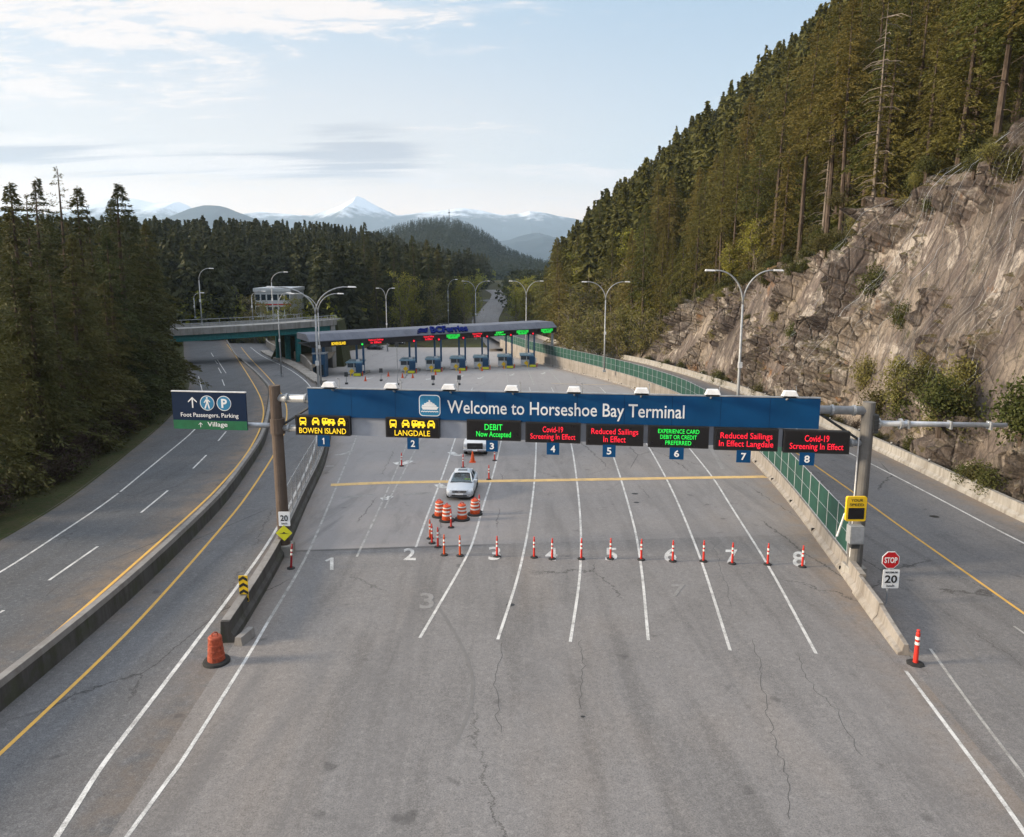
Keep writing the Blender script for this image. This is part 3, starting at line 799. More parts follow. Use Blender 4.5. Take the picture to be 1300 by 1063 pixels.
seg_barrier('end_barrier', 'sloping end section of pale barrier beside the red and white post', 24.6, 27.4, .42, .74)
seg_barrier('end_barrier', 'straight pale barrier section just in front of the stop sign', 27.46, 30.42, .80, .84)
# right barrier of the right highway
wall('highway_barrier', 'long pale concrete barrier along the foot of the rock face', bE, zR, -30, 240,
     [(-.12, -.2), (-.08, .2), (.08, .38), (.12, .95), (.42, .95), (.46, -.4)], M['concrete'], 'barrier')
# small white delineator caps on that barrier
cap = None
for i, y in enumerate(np.arange(34, 120, 6.3)):
    x = bE(y) + .27
    if cap is None:
        cap = thing('barrier_reflector', 'small white reflector on top of the barrier below the rock face', 'reflector', (x, y, zR(y) + .95), 0, 'reflectors on the right barrier')
        MB().box(-.05, .05, -.03, .03, 0, .09).build('base', M['dark_steel'], cap)
        MB().box(-.06, .06, -.02, .02, .09, .2).build('lens', M['reflective'], cap)
    else: dup(cap, (x, y, zR(y) + .95))

# ------------------------------------------------------------------ fences
def fence(name, label, xf, off, zbase, y0, y1, bay, h, panel_mat, post_mat, rails, solid):
    t = thing(name, label, 'fence')
    y = y0; pts = []
    while y < y1:
        dx = xf(y + .5) - xf(y - .5); L = math.hypot(1, dx); r_ = Vector((1, -dx, 0)).normalized()
        pts.append(Vector((xf(y) + r_.x * off, y + r_.y * off, zbase(y)))); y += bay / L
    pm = None
    for p in pts[:100]:
        if pm is None:
            o = MB().tube([(0, 0, 0), (0, 0, h + .08)], .032, 6).build('post', post_mat, t, loc=p); pm = o.data
        else: link_mesh('post', pm, t, p)
    rb = MB()
    for z in rails: rb.tube([p + Vector((0, 0, z)) for p in pts], .022, 5)
    rb.build('rail', post_mat, t)
    pb = MB()
    if solid:
        for a, b in zip(pts, pts[1:]):
            d = (b - a).normalized() * .07; n_ = Vector((d.y, -d.x, 0)).normalized() * .012
            for s in (1,):
                q = [a + d, b - d]; vs = []
                for e_ in (-1, 1):
                    for k in q: vs += [k + n_ * e_ + Vector((0, 0, .06)), k + n_ * e_ + Vector((0, 0, h - .04))]
                pb.add(vs, [(0, 2, 3, 1), (4, 5, 7, 6), (0, 1, 5, 4), (2, 6, 7, 3), (1, 3, 7, 5), (0, 4, 6, 2)])
    else:
        W = .012
        for a, b in zip(pts, pts[1:]):
            L = (b - a).length; d = (b - a) / L; k = -h
            while k < L:
                for s in (1, -1):
                    x0, x1 = k, k + h; z0, z1 = (.05, h) if s == 1 else (h, .05)
                    for lo in (0,):
                        t0 = max(0, (0 - x0) / (x1 - x0)); t1 = min(1, (L - x0) / (x1 - x0))
                        if t1 <= t0: continue
                        A = a + d * (x0 + (x1-x0)*t0); B = a + d * (x0 + (x1-x0)*t1)
                        za = z0 + (z1-z0)*t0; zb = z0 + (z1-z0)*t1
                        pb.add([A + Vector((0, 0, za - W)), B + Vector((0, 0, zb - W)), B + Vector((0, 0, zb + W)), A + Vector((0, 0, za + W))], [(0, 1, 2, 3)])
                k += .22
    pb.build('panel', panel_mat, t)
    return t
fence('green_screen_fence', 'tall green slatted fence with white posts running beside lane eight', bD, .19, lambda y: zR(y) + .86, 33.2, 196, 2.1, 2.0,
      M['fence_green'], M['steel'], (.02, 1.0, 2.0), True)
fence('chain_link_fence', 'open chain link fence on the dark barrier beside the left gantry post', bA, -.28, lambda y: (zT(y) + zM(y)) / 2 + .88, 36.6, 74, 2.1, 1.9,
      M['steel'], M['lamp_steel'], (.03, 1.9), False)
fence('far_perimeter_fence', 'distant wire fence along the trees behind the toll plaza', smk([(190, -95), (240, -30)]), 0, lambda y: -9, 196, 238, 1.0, 2.2, M['dark_steel'], M['dark_steel'], (2.2,), False)
# ================================================================== SIGN GANTRY
GL = Vector((-11.6, 35.5, zT(35.5))); GR = Vector((16.0, 32.4, zT(32.4)))
gu = Vector((GR.x - GL.x, GR.y - GL.y, 0)).normalized(); gn = Vector((gu.y, -gu.x, 0)); UP = Vector((0, 0, 1))   # gn faces the camera
def onplane(px, py, off=0.0, base=GL, nrm=None):
    n = nrm or gn; d = ray(px, py); o = Vector((0, 0, HCAM)); b = base + n * off
    return o + d * ((b - o).dot(n) / d.dot(n))
def rect_px(x0, y0, x1, y1, off):
    a, b, c_, d = onplane(x0, y0, off), onplane(x1, y0, off), onplane(x0, y1, off), onplane(x1, y1, off)
    c = (a + b + c_ + d) / 4
    return c, ((b - a).dot(gu) + (d - c_).dot(gu)) / 2, ((a - c_).z + (b - d).z) / 2
g = thing('sign_gantry', 'wide overhead gantry with two thick posts spanning all eight lanes', 'gantry')
def gpost(P, topz, tx, r0, r1, mat):
    top = Vector((P.x + tx, P.y, topz)); b = MB()
    b.tube([P, P.lerp(top, .5), top], [r0, (r0 + r1) / 2, r1], 18)
    return b.build('post', mat, g, smooth=False)
postmat = concrete('weathered post', (.17, .165, .158), .8)
leftpost = concrete('brown weathered post', (.13, .10, .082), .8)
PL = Vector((GL.x, GL.y, GL.z + .5)); PR = Vector((GR.x, GR.y, GR.z + .5))
gpost(PL, 8.85, -.08, .30, .27, leftpost); gpost(PR, 8.62, .10, .33, .27, postmat)
for P in (PL, PR):
    MB().box(P.x - .42, P.x + .42, P.y - .42, P.y + .42, P.z - .9, P.z + .08).build('footing', M['concrete'], g, bevel=.04)
def beam(name, z, r, off=0.0, x0=0.0, x1=1.0):
    A = GL.lerp(GR, x0); B = GL.lerp(GR, x1); A.z = B.z = z
    return MB().tube([A + gn * off, B + gn * off], r, 14).build(name, M['steel'], g, smooth=True)
beam('upper_beam', 8.22, .20); beam('lower_beam', 6.72, .16)
b = MB(); n = 12
for i in range(n):
    A = GL.lerp(GR, i / n); B = GL.lerp(GR, (i + 1) / n); A.z, B.z = (6.72, 8.22) if i % 2 == 0 else (8.22, 6.72)
    b.tube([A, B], .06, 8)
b.build('lattice_brace', M['dark_steel'], g)
for (P, z, s) in ((GL, 8.22, 1), (GL, 6.72, 1), (GR, 8.22, -1), (GR, 6.72, -1), (GR, 7.65, 1)):
    for dxx in (.55, 1.5):
        c = Vector((P.x, P.y, z)) + gu * s * dxx
        MB().tube([c - gu * .05, c + gu * .05], .25 if z > 7 else .2, 12).build('flange', M['lamp_steel'], g)
# empty right arm, left arm
A = Vector((GR.x, GR.y, 7.65)) + gn * .05
tip = onplane(1278, 540); 
MB().tube([A, Vector((tip.x, tip.y, tip.z))], [.14, .10], 12).build('side_arm', M['steel'], g, smooth=True)
for f in (.3, .6, .88):
    c = A.lerp(tip, f); boxat('arm_bracket', M['lamp_steel'], g, c.x - .04, c.x + .04, c.y - .17, c.y + .17, c.z - .2, c.z + .15)
bk = MB(); c = Vector((GR.x + .33, GR.y, 7.65)); bk.box(c.x - .1, c.x + .12, c.y - .3, c.y + .3, c.z - .42, c.z + .42)
for k in range(5): bk.box(c.x - .13, c.x + .15, c.y - .33, c.y + .33, c.z - .36 + k * .17, c.z - .33 + k * .17)
bk.build('clamp_plate', M['dark_steel'], g)
la = onplane(300, 541, .35); lp = onplane(350, 541, .05); lp2 = Vector((PL.x - .02, PL.y, lp.z))
MB().tube([lp2 + Vector((0, .05, 0)), Vector((la.x - .6, lp2.y + .30, lp2.z))], .13, 12).build('side_arm', M['steel'], g, smooth=True)
c = Vector((PL.x - .03, PL.y, lp.z)); MB().lathe([(.36, -.38), (.36, .38)], 14, c).build('clamp_plate', leftpost, g)
cb = MB(); q = PR + Vector((-.42, -.1, 0)); cb.tube([q + Vector((.15, 0, .3)), q + Vector((.12, 0, 6.2))], .035, 6)
cb.tube([q + Vector((.12, 0, 2.9)), q + Vector((-.25, 0, 2.6)), q + Vector((-.5, .05, 1.5))], .05, 6)
cb.build('conduit', M['white_metal'], g)
# grey backing panel behind the message signs
c, w, h = rect_px(443, 527, 996, 549, .22); c2 = onplane(700, 555, .22)
zlo = onplane(466, 553, .22).z; zhi = 7.38; MB_ = MB(); quad_on(MB_, Vector((c.x, c.y, (zlo + zhi) / 2)), gu, UP, w, zhi - zlo, 0, .06); MB_.build('backing_panel', M['grey_panel'], g)

# ---- welcome sign
tl, tr_ = onplane(390, 491, .38), onplane(1042, 506, .38)
ztop = 8.80; zbot = 7.40
wd = (tr_ - tl).dot(gu); cx = (tl + tr_) / 2; cs_ = Vector((cx.x, cx.y, (ztop + zbot) / 2))
s = thing('welcome_sign', 'long deep blue welcome sign with white lettering across the gantry', 'sign', (0, 0, 0))
q = MB(); quad_on(q, cs_, gu, UP, wd, ztop - zbot, -.10, 0); q.build('board', M['sign_blue'], s)
q = MB(); quad_on(q, cs_ + UP * (ztop - zbot + .05) / 2, gu, UP, wd + .03, .05, -.12, .02); q.build('top_trim', M['lamp_steel'], s)
q = MB()
for k in range(1, 11): quad_on(q, cs_ + gu * (-wd / 2 + wd * k / 11), gu, UP, .014, ztop - zbot, .001, .004)
q.build('panel_seams', M['sign_navy'], s)
q = MB()
for k in range(9): quad_on(q, cs_ + gu * (-wd / 2 + wd * (k + .5) / 9), gu, UP, .08, 1.3, -.2, -.103)
q.build('back_bracket', M['steel'], s)
def between(x0, y0, x1, y1, off): a, b = onplane(x0, y0, off), onplane(x1, y1, off); return (a + b) / 2, (b - a)
c0 = onplane(568, 520, .38); c1 = onplane(869, 523, .38); yc = onplane(700, 521.5, .38).z
tw = (c1 - c0).dot(gu); cc = (c0 + c1) / 2
text_on('lettering', 'Welcome to Horseshoe Bay Terminal', M['sign_white'], s, Vector((cc.x, cc.y, onplane(718, 522.5, .38).z)), gu, UP, tw, .82, .006, .012)
ec = onplane(545.5, 515, .38); es = (onplane(559, 515, .38) - onplane(532, 515, .38)).dot(gu)
q = MB(); poly_on(q, ec, gu, UP, rrect(es, es, .18), 0, .008); q.build('emblem_border', M['sign_white'], s)
q = MB(); poly_on(q, ec, gu, UP, rrect(es - .08, es - .08, .15), .009, .014); em = q.build('emblem', M['sign_cyan'], s)
q = MB(); E = ec + gn * .016
for pts in ([(-.40, -.06), (.44, -.06), (.34, -.2), (-.34, -.2)], [(-.38, -.05), (.34, -.05), (.32, .03), (-.36, .03)], [(-.28, .035), (.26, .035), (.22, .11), (-.25, .11)], [(-.16, .115), (.14, .115), (.12, .17), (-.14, .17)], [(-.05, .175), (.04, .175), (.02, .27), (-.05, .27)]):
    poly_on(q, E, gu, UP, pts, 0, .006)
wv = [(-.42 + k * .06, -.27 + (.02 if k % 2 else -.01)) for k in range(15)]; wv += [(x, z - .045) for x, z in wv[::-1]]
for i in range(14): poly_on(q, E, gu, UP, [wv[i+1], wv[i], wv[29-i], wv[28-i]], 0, .006)
q.build('ferry_symbol', M['sign_white'], em)

# ---- message signs
def bus(cx, w=.42):   # front view of a bus
    return [rr(cx, .02, w, .42)], [(cx, .08, w * .72, .16), (cx - w*.32, -.12, .07, .05), (cx + w*.32, -.12, .07, .05)]
def picto(parent, c, W):
    g_ = .84; W = W / g_ * 1.0
    global gu_, UP_
    gu_, UP_ = gu * g_, UP * .92
    q = MB(); k = MB()
    def box_(m, x, y, w, h, d0=0, d1=.01): poly_on(m, c, gu_, UP_, [(p[0] + x, p[1] + y) for p in rrect(w, h, min(w, h) * .22, 3)], d0, d1)
    X = [-.385 * W, -.13 * W, .12 * W, .385 * W]
    box_(q, X[0], .02, .40, .36); box_(q, X[0] - .14, -.19, .08, .09); box_(q, X[0] + .14, -.19, .08, .09)
    box_(k, X[0], .07, .29, .13, .011, .016); box_(k, X[0] - .13, -.08, .07, .05, .011, .016); box_(k, X[0] + .13, -.08, .07, .05, .011, .016)
    for x in (X[1], X[3]):
        poly_on(q, c, gu_, UP_, [(x - .22, -.1), (x + .22, -.1), (x + .22, .03), (x + .12, .2), (x - .12, .2), (x - .22, .03)], 0, .01)
        box_(q, x - .16, -.15, .1, .1); box_(q, x + .16, -.15, .1, .1)
        box_(k, x, .09, .2, .1, .011, .016); box_(k, x - .15, -.03, .07, .05, .011, .016); box_(k, x + .15, -.03, .07, .05, .011, .016)
    x = X[2] - .02; box_(q, x - .17, .03, .36, .32); box_(q, x + .2, .02, .38, .24); box_(q, x + .36, -.07, .16, .12)
    for dx in (-.24, .06, .3): box_(q, x + dx, -.16, .11, .09)
    box_(k, x - .22, .09, .1, .1, .011, .016); box_(k, x - .06, .09, .1, .1, .011, .016); box_(k, x + .24, .06, .12, .08, .011, .016)
    o = q.build('vehicle_symbols', M['led_yellow'], parent); k.build('symbol_windows', M['screen'], o)
VM = [((375, 528, 444, 553), ['*', 'BOWEN ISLAND'], 'led_yellow', 'message sign reading BOWEN ISLAND in yellow under four vehicle symbols'),
      ((489.5, 531, 557.5, 556), ['*', 'LANGDALE'], 'led_yellow', 'message sign reading LANGDALE in yellow under four vehicle symbols'),
      ((592.5, 534, 661, 559.5), ['DEBIT', 'Now Accepted'], 'led_green', 'message sign reading DEBIT Now Accepted in green'),
      ((667, 537, 737, 562.5), ['Covid-19', 'Screening In Effect'], 'led_red', 'red message sign about screening above lane plate 4'),
      ((744, 539.5, 817, 566), ['Reduced Sailings', 'In Effect'], 'led_red', 'red message sign reading Reduced Sailings In Effect above plate 5'),
      ((823, 541.5, 900, 569), ['EXPERIENCE CARD', 'DEBIT OR CREDIT', 'PREFERRED'], 'led_green', 'message sign with three green lines above lane plate 6'),
      ((907, 544.5, 988, 572.5), ['Reduced Sailings', 'In Effect Langdale'], 'led_red', 'red message sign reading In Effect Langdale above plate 7'),
      ((995, 547.5, 1079, 576), ['Covid-19', 'Screening In Effect'], 'led_red', 'rightmost message sign, red text about screening above plate 8')]
PLT = [(403, 553, 418.5, 567), (517, 556, 531.5, 570.5), (617, 559.5, 632, 573.5), (694, 562.5, 710, 577.5), (765, 565, 781.5, 580.5), (850, 568.5, 868, 583.5), (935, 572, 953, 587.5), (1015, 575, 1034, 591)]
wds = {'BOWEN ISLAND': .86, 'LANGDALE': .66, 'DEBIT': .34, 'Now Accepted': .66, 'Covid-19': .38, 'Screening In Effect': .84, 'Reduced Sailings': .84, 'In Effect': .40, 'EXPERIENCE CARD': .70, 'DEBIT OR CREDIT': .62, 'PREFERRED': .44, 'In Effect Langdale': .88}
for i, (rc, lines, led, lab) in enumerate(VM):
    c, w, h = rect_px(*rc, .55)
    t = thing('message_sign', lab, 'sign', (0, 0, 0), 0, 'message signs hanging on the gantry')
    q = MB(); quad_on(q, c, gu, UP, w, h, -.30, 0); q.build('housing', M['black'], t)
    q = MB(); quad_on(q, c, gu, UP, w - .14, h - .12, 0.003, .008); q.build('screen', M['screen'], t)
    q = MB(); quad_on(q, c + gu * w * .3, gu, UP, .1, .3, -.5, -.302); quad_on(q, c - gu * w * .3, gu, UP, .1, .3, -.5, -.302); q.build('mounting_bracket', M['steel'], t)
    F = c + gn * .012
    if lines[0] == '*':
        picto(t, F + UP * h * .21, w * .92)
        text_on('led_text', lines[1], M[led], t, F - UP * h * .26, gu, UP, w * wds[lines[1]], h * .28, .0)
    else:
        m = len(lines)
        for j, L in enumerate(lines):
            hh = h * (.29 if m == 2 else .19); desc = any(ch in L for ch in 'gpq'); cap = hh * (1.0 if not desc else 1.22)
            yy = (h * .17 - j * h * .36) if m == 2 else (h * .27 - j * h * .265)
            text_on('led_text', L, M[led], t, F + UP * (yy - (hh * .11 if desc else 0)), gu, UP, w * wds[L] * .97, cap, .002 if m == 2 else .0)
    c, w, h = rect_px(*PLT[i], .58)
    t = thing('lane_number_plate', 'small blue plate with white number %d below its message sign' % (i + 1), 'sign', (0, 0, 0), 0, 'lane number plates')
    q = MB(); quad_on(q, c, gu, UP, w, h, -.04, 0); q.build('plate', M['sign_blue'], t)
    if i: text_on('number', str(i + 1), M['sign_white'], t, c + gn * .004, gu, UP, w * .36, h * .58, .02)
    else:
        q = MB(); one = [(-.03, -.5), (.15, -.5), (.15, .5), (.0, .5), (-.22, .28), (-.16, .16), (-.03, .26)]
        q.add([c + gn * .012 + gu * x * h * .5 + UP * y * h * .58 for x, y in one], [(0, 1, 2, 6), (6, 2, 3), (6, 3, 4, 5)]); q.build('number', M['sign_white'], t)
    q = MB(); quad_on(q, c + UP * h * .5, gu, UP, .06, .2, -.12, -.042); q.build('hanger', M['steel'], t)
# ---- floodlights on top of the sign
fl = None
for i, (px, py) in enumerate(((418, 484), (497, 486), (570, 487), (650, 488), (729, 491), (815, 493), (905, 495), (1003, 497))):
    p = onplane(px, py, .9); p.z = 8.88
    lab = 'white floodlight housing on top of the welcome sign, number %d from the left' % (i + 1)
    if fl is None:
        fl = thing('sign_floodlight', lab, 'floodlight', p, math.atan2(gu.y, gu.x), 'floodlights on the welcome sign')
        q = MB(); q.add([(-.34, -.22, .12), (.34, -.22, .12), (.34, .25, .05), (-.34, .25, .05), (-.24, -.14, .34), (.24, -.14, .34), (.24, .15, .34), (-.24, .15, .34)], [(0, 3, 2, 1), (4, 5, 6, 7), (0, 1, 5, 4), (1, 2, 6, 5), (2, 3, 7, 6), (3, 0, 4, 7)])
        q.build('housing', M['white_metal'], fl, bevel=.02)
        MB().tube([(0, .1, .1), (0, .35, -.1), (0, .7, -.22)], .04, 6).build('arm', M['lamp_steel'], fl)
        MB().tube([(.36, .35, -.05), (.36, .35, .42), (.30, .2, .5)], .02, 5).build('cable_hook', M['lamp_steel'], fl)
        MB().box(-.3, .3, -.18, .2, .035, .055).build('lens', M['glass'], fl)
    else: dup(fl, p, label=lab)

# ---- direction sign on the left arm
t = thing('direction_sign', 'dark blue and green sign for foot passengers, parking and village on the left arm', 'sign')
BL = GL.copy(); a, b = onplane(219, 498, .40), onplane(313, 499, .40); a2, b2 = onplane(219, 545, .40), onplane(313, 545, .40)
w = (b - a).dot(gu); h = (a.z - a2.z); c = (a + b + a2 + b2) / 4
q = MB(); quad_on(q, c, gu, UP, w, h, -.08, 0); q.build('board', M['sign_navy'], t)
q = MB(); quad_on(q, c - UP * h * .38, gu, UP, w, h * .24, .002, .006); q.build('village_strip', M['sign_green'], t)
q = MB(); quad_on(q, c + UP * (h / 2 + .02), gu, UP, w + .02, .05, -.1, .02); q.build('top_trim', M['white_metal'], t)
q = MB(); quad_on(q, c - UP * .35, gu, UP, .1, 1.2, -.2, -.082); q.build('back_bracket', M['steel'], t)
F = c + gn * .004
def circ(r, n=24, cx=0, cy=0): return [(cx + r*math.cos(2*math.pi*k/n), cy + r*math.sin(2*math.pi*k/n)) for k in range(n)]
def up_arrow(cx, cy, s): return [[(cx - .06*s, cy - .5*s), (cx + .06*s, cy - .5*s), (cx + .06*s, cy + .3*s), (cx - .06*s, cy + .3*s)], [(cx - .42*s, cy - .02*s), (cx - .42*s, cy + .1*s), (cx, cy + .5*s), (cx, cy + .34*s)], [(cx + .42*s, cy + .1*s), (cx + .42*s, cy - .02*s), (cx, cy + .34*s), (cx, cy + .5*s)]]
q = MB()
for poly in up_arrow(-w * .22, h * .22, h * .29) + up_arrow(-w * .13, -h * .38, h * .13): poly_on(q, F + gn * .003, gu, UP, poly, 0, .006)
q.build('arrow', M['sign_white'], t)
for k, cx in enumerate((-.02 * w, .205 * w)):
    q = MB(); poly_on(q, F, gu, UP, circ(h * .20, 24, cx, h * .21), 0, .004); o = q.build('disc', M['sign_white'], t)
    q = MB(); poly_on(q, F, gu, UP, circ(h * .182, 24, cx, h * .21), .005, .009); q.build('disc_face', M['sign_cyan'], o)
fc = F + gu * (-.02 * w) + UP * h * .21 + gn * .011; q = MB(); S = h * .36
for poly in (circ(.07, 10, 0, .38), [(-.09, .28), (.08, .28), (.1, -.02), (-.08, -.02)], [(-.08, 0), (.02, 0), (-.14, -.42), (-.24, -.40)], [(.0, 0), (.1, 0), (.2, -.4), (.1, -.42)], [(-.09, .28), (-.05, .2), (-.2, .0), (-.26, .04)], [(.08, .28), (.05, .2), (.2, .06), (.25, .1)]):
    poly_on(q, fc, gu, UP, [(x * S, y * S) for x, y in poly], 0, .006)
q.build('walking_symbol', M['sign_white'], t)
text_on('letter', 'P', M['sign_white'], t, F + gu * .21 * w + UP * h * .21 + gn * .011, gu, UP, h * .16, h * .24, .03)
text_on('lettering', 'Foot Passengers, Parking', M['sign_white'], t, F - UP * h * .13, gu, UP, w * .78, h * .145, .005)
text_on('lettering', 'Village', M['sign_white'], t, F - UP * h * .375 + gu * w * .10 + gn * .004, gu, UP, w * .27, h * .16, .008)

# ---- small signs on the posts
def sign_at(name, label, px0, py0, px1, py1, Y, mat, cat='sign', shape='rect', border=None):
    a, b, c_ = atY(px0, py0, Y), atY(px1, py0, Y), atY(px0, py1, Y)
    c = (atY(px0, py0, Y) + atY(px1, py1, Y)) / 2; w = b.x - a.x; h = a.z - c_.z
    return thing(name, label, cat), c, w, h
XU = Vector((1, 0, 0)); NU = Vector((0, -1, 0))
t, c, w, h = sign_at('radar_speed_sign', 'yellow YOUR SPEED sign with dark display on the right gantry post', 1074.5, 631, 1100, 662, 31.7, None)
q = MB(); poly_on(q, c, XU, UP, rrect(w, h, .08), -.14, 0); q.build('board', M['yellow_sign'], t)
q = MB(); poly_on(q, c - UP * h * .18, XU, UP, rrect(w * .8, h * .46, .03), .003, .012); q.build('display', M['screen'], t)
text_on('lettering', 'YOUR', M['ink'], t, c + UP * h * .36 + NU * .004, XU, UP, w * .6, h * .11, .0)
text_on('lettering', 'SPEED', M['ink'], t, c + UP * h * .18 + NU * .004, XU, UP, w * .7, h * .11, .0)
q = MB(); poly_on(q, c, XU, UP, [(-.2, -.2), (.2, -.2), (.2, .2), (-.2, .2)], -.36, -.142); q.build('bracket', M['dark_steel'], t)
t, c, w, h = sign_at('electrical_cabinet', 'grey steel cabinet strapped low on the right gantry post', 1078, 668, 1096, 690, 31.75, None)
q = MB(); poly_on(q, c, XU, UP, rrect(w, h, .03), -.3, .12); q.build('box', M['lamp_steel'], t)
q = MB(); poly_on(q, c, XU, UP, rrect(w * .86, h * .86, .02), .123, .135); q.build('door', M['steel'], t)
q = MB(); poly_on(q, c - UP * h * .68, XU, UP, rrect(w * .6, h * .25, .02), -.2, .02); q.build('pipe_box', M['dark_steel'], t)
t, c, w, h = sign_at('speed_limit_sign', 'white 20 sign fixed to the left gantry post above the yellow diamond', 353.5, 650, 368, 668, 35.1, None)
q = MB(); poly_on(q, c, XU, UP, rrect(w, h, .04), -.03, 0); q.build('plate', M['sign_white'], t)
text_on('number', '20', M['ink'], t, c + UP * h * .06 + NU * .003, XU, UP, w * .66, h * .42, .02)
text_on('lettering', 'km/h', M['ink'], t, c - UP * h * .32 + NU * .003, XU, UP, w * .5, h * .13, .01)
t, c, w, h = sign_at('speed_bump_sign', 'yellow diamond bump sign below the white 20 sign on the left post', 350, 667, 371, 687, 35.08, None)
q = MB(); poly_on(q, c, XU, UP, [(0, -h/2), (w/2, 0), (0, h/2), (-w/2, 0)], -.03, 0); q.build('plate', M['fluo_yellow'], t)
q = MB(); poly_on(q, c, XU, UP, [(-w*.3, -.03), (-w*.1, .0), (0, .07), (w*.1, .0), (w*.3, -.03)][::-1], .003, .008); q.build('bump_symbol', M['ink'], t)
# stop sign + 20 sign on a slim post behind the barrier
Y = 29.2; base = Vector((bD(Y) + .62, Y, zT(Y)))
t, c, w, h = sign_at('stop_sign', 'red octagonal STOP sign beside the right barrier', 1120, 700.5, 1142, 722, Y, None)
base.x = c.x - .0
o8 = [(w/2/math.cos(R(22.5))*math.cos(R(22.5+45*k)), h/2/math.cos(R(22.5))*math.sin(R(22.5+45*k))) for k in range(8)]
q = MB(); poly_on(q, c, XU, UP, o8, -.02, 0); q.build('plate', M['sign_white'], t)
q = MB(); poly_on(q, c, XU, UP, [(x*.92, y*.92) for x, y in o8], .002, .006); q.build('face', M['stop_red'], t)
text_on('lettering', 'STOP', M['sign_white'], t, c + NU * .007, XU, UP, w * .74, h * .34, .02)
MB().tube([base + Vector((0, .06, 0)), Vector((c.x, base.y + .06, c.z + h * .3))], .035, 8).build('pole', M['steel'], t)
t, c, w, h = sign_at('speed_limit_sign', 'white MAXIMUM 20 sign mounted just under the stop sign', 1120.5, 723.5, 1141.5, 747, Y, None)
q = MB(); poly_on(q, c, XU, UP, rrect(w, h, .04), -.02, 0); q.build('plate', M['sign_white'], t)
text_on('number', '20', M['ink'], t, c + NU * .003, XU, UP, w * .74, h * .42, .02)
text_on('lettering', 'MAXIMUM', M['ink'], t, c + UP * h * .36 + NU * .003, XU, UP, w * .72, h * .10, .006)
text_on('lettering', 'km/h', M['ink'], t, c - UP * h * .36 + NU * .003, XU, UP, w * .46, h * .13, .006)
# chevron object marker on the left barrier
Y = 28.1
t, c, w, h = sign_at('chevron_marker', 'yellow and black chevron marker standing on the left barrier nose', 303.5, 731, 315, 764, Y, None)
c.x = c.x
q = MB(); poly_on(q, c, XU, UP, rrect(w, h, .03), -.02, 0); q.build('plate', M['yellow_sign'], t)
q = MB(); 
for k in range(4):
    y0 = -h*.5 + k * h * .25
    for s_ in (-1, 1): poly_on(q, c, XU, UP, [(0, y0 + h*.12), (s_*w*.48, y0 + h*.02), (s_*w*.48, y0 + h*.13), (0, y0 + h*.235)][::s_], .002, .006)
q.build('chevron', M['ink'], t)
MB().tube([Vector((c.x, Y + .04, zT(Y) + .86)), Vector((c.x, Y + .04, c.z + .2))], .03, 8).build('pole', M['dark_steel'], t)
MB().box(c.x - .12, c.x + .12, Y - .08, Y + .16, zT(Y) + .84, zT(Y) + .90).build('foot_plate', M['dark_steel'], t)
# ================================================================== DRUMS, POSTS, CONES
def make_drum(label, faded=False, group=None):
    t = thing('traffic_drum', label, 'traffic drum', (0, 0, 0), 0, group)
    m = M['faded_orange'] if faded else M['orange']
    MB().lathe([(.46, 0), (.47, .05), (.44, .10), (.33, .12)], 24).build('rubber_base', M['rubber'], t)
    pr = [(.30, .10), (.29, .30), (.275, .31), (.27, .50), (.26, .51), (.25, .70), (.24, .71), (.235, .92), (.20, .96), (.10, .98)]
    b = MB().lathe(pr, 24).build('body', m, t, smooth=False)
    bands = [(.36, .46, .279, .275), (.58, .68, .262, .258), ] if not faded else [(.40, .47, .279, .275), (.60, .66, .264, .26)]
    bands.append((.80, .88, .243, .24))
    for z0, z1, r0, r1 in (bands if not faded else []):
        MB().lathe([(r0, z0), (r1, z1)], 24, cap=False).build('reflective_band', M['reflective'], t)
    MB().tube([(-.1, 0, .97), (-.09, 0, 1.06), (.0, 0, 1.10), (.09, 0, 1.06), (.1, 0, .97)], .022, 6).build('handle', m if faded else M['orange_red'], t)
    return t
p = hit(275, 841)
d0 = make_drum('dusty dark orange drum without stripes at the nose of the left barrier', True); d0.location = p; d0.rotation_euler = (0, 0, R(40)); d0.scale = (1.0, 1.0, 1.05)
labs = ['striped orange drum furthest left in front of the silver car', 'striped orange drum just left of centre, nearest the slim post', 'striped orange drum in the middle front, standing alone', 'striped orange drum furthest right in front of the silver car']
d1 = None
for (x, y), lb in zip(((558, 656), (567.5, 661.5), (586.7, 660), (603, 653.5)), labs):
    if d1 is None: d1 = make_drum(lb, False, 'striped drums in front of the silver car'); d1.location = hit(x, y)
    else: dup(d1, hit(x, y), random.random(), lb)
def make_post(label, mat, h=1.1, group='slim orange traffic posts'):
    t = thing('delineator_post', label, 'traffic post', (0, 0, 0), 0, group)
    MB().lathe([(.20, 0), (.20, .035), (.16, .06), (.07, .07)], 8).build('rubber_base', M['rubber'], t)
    MB().lathe([(.058, .06), (.05, .5), (.045, h - .12), (.03, h - .09), (.028, h - .05), (.045, h - .03), (.03, h)], 12).build('post', mat, t, smooth=False)
    for z in (h - .30, h - .50):
        MB().lathe([(.054, z - .055), (.052, z + .055)], 12, cap=False).build('reflective_band', M['reflective'], t)
    return t
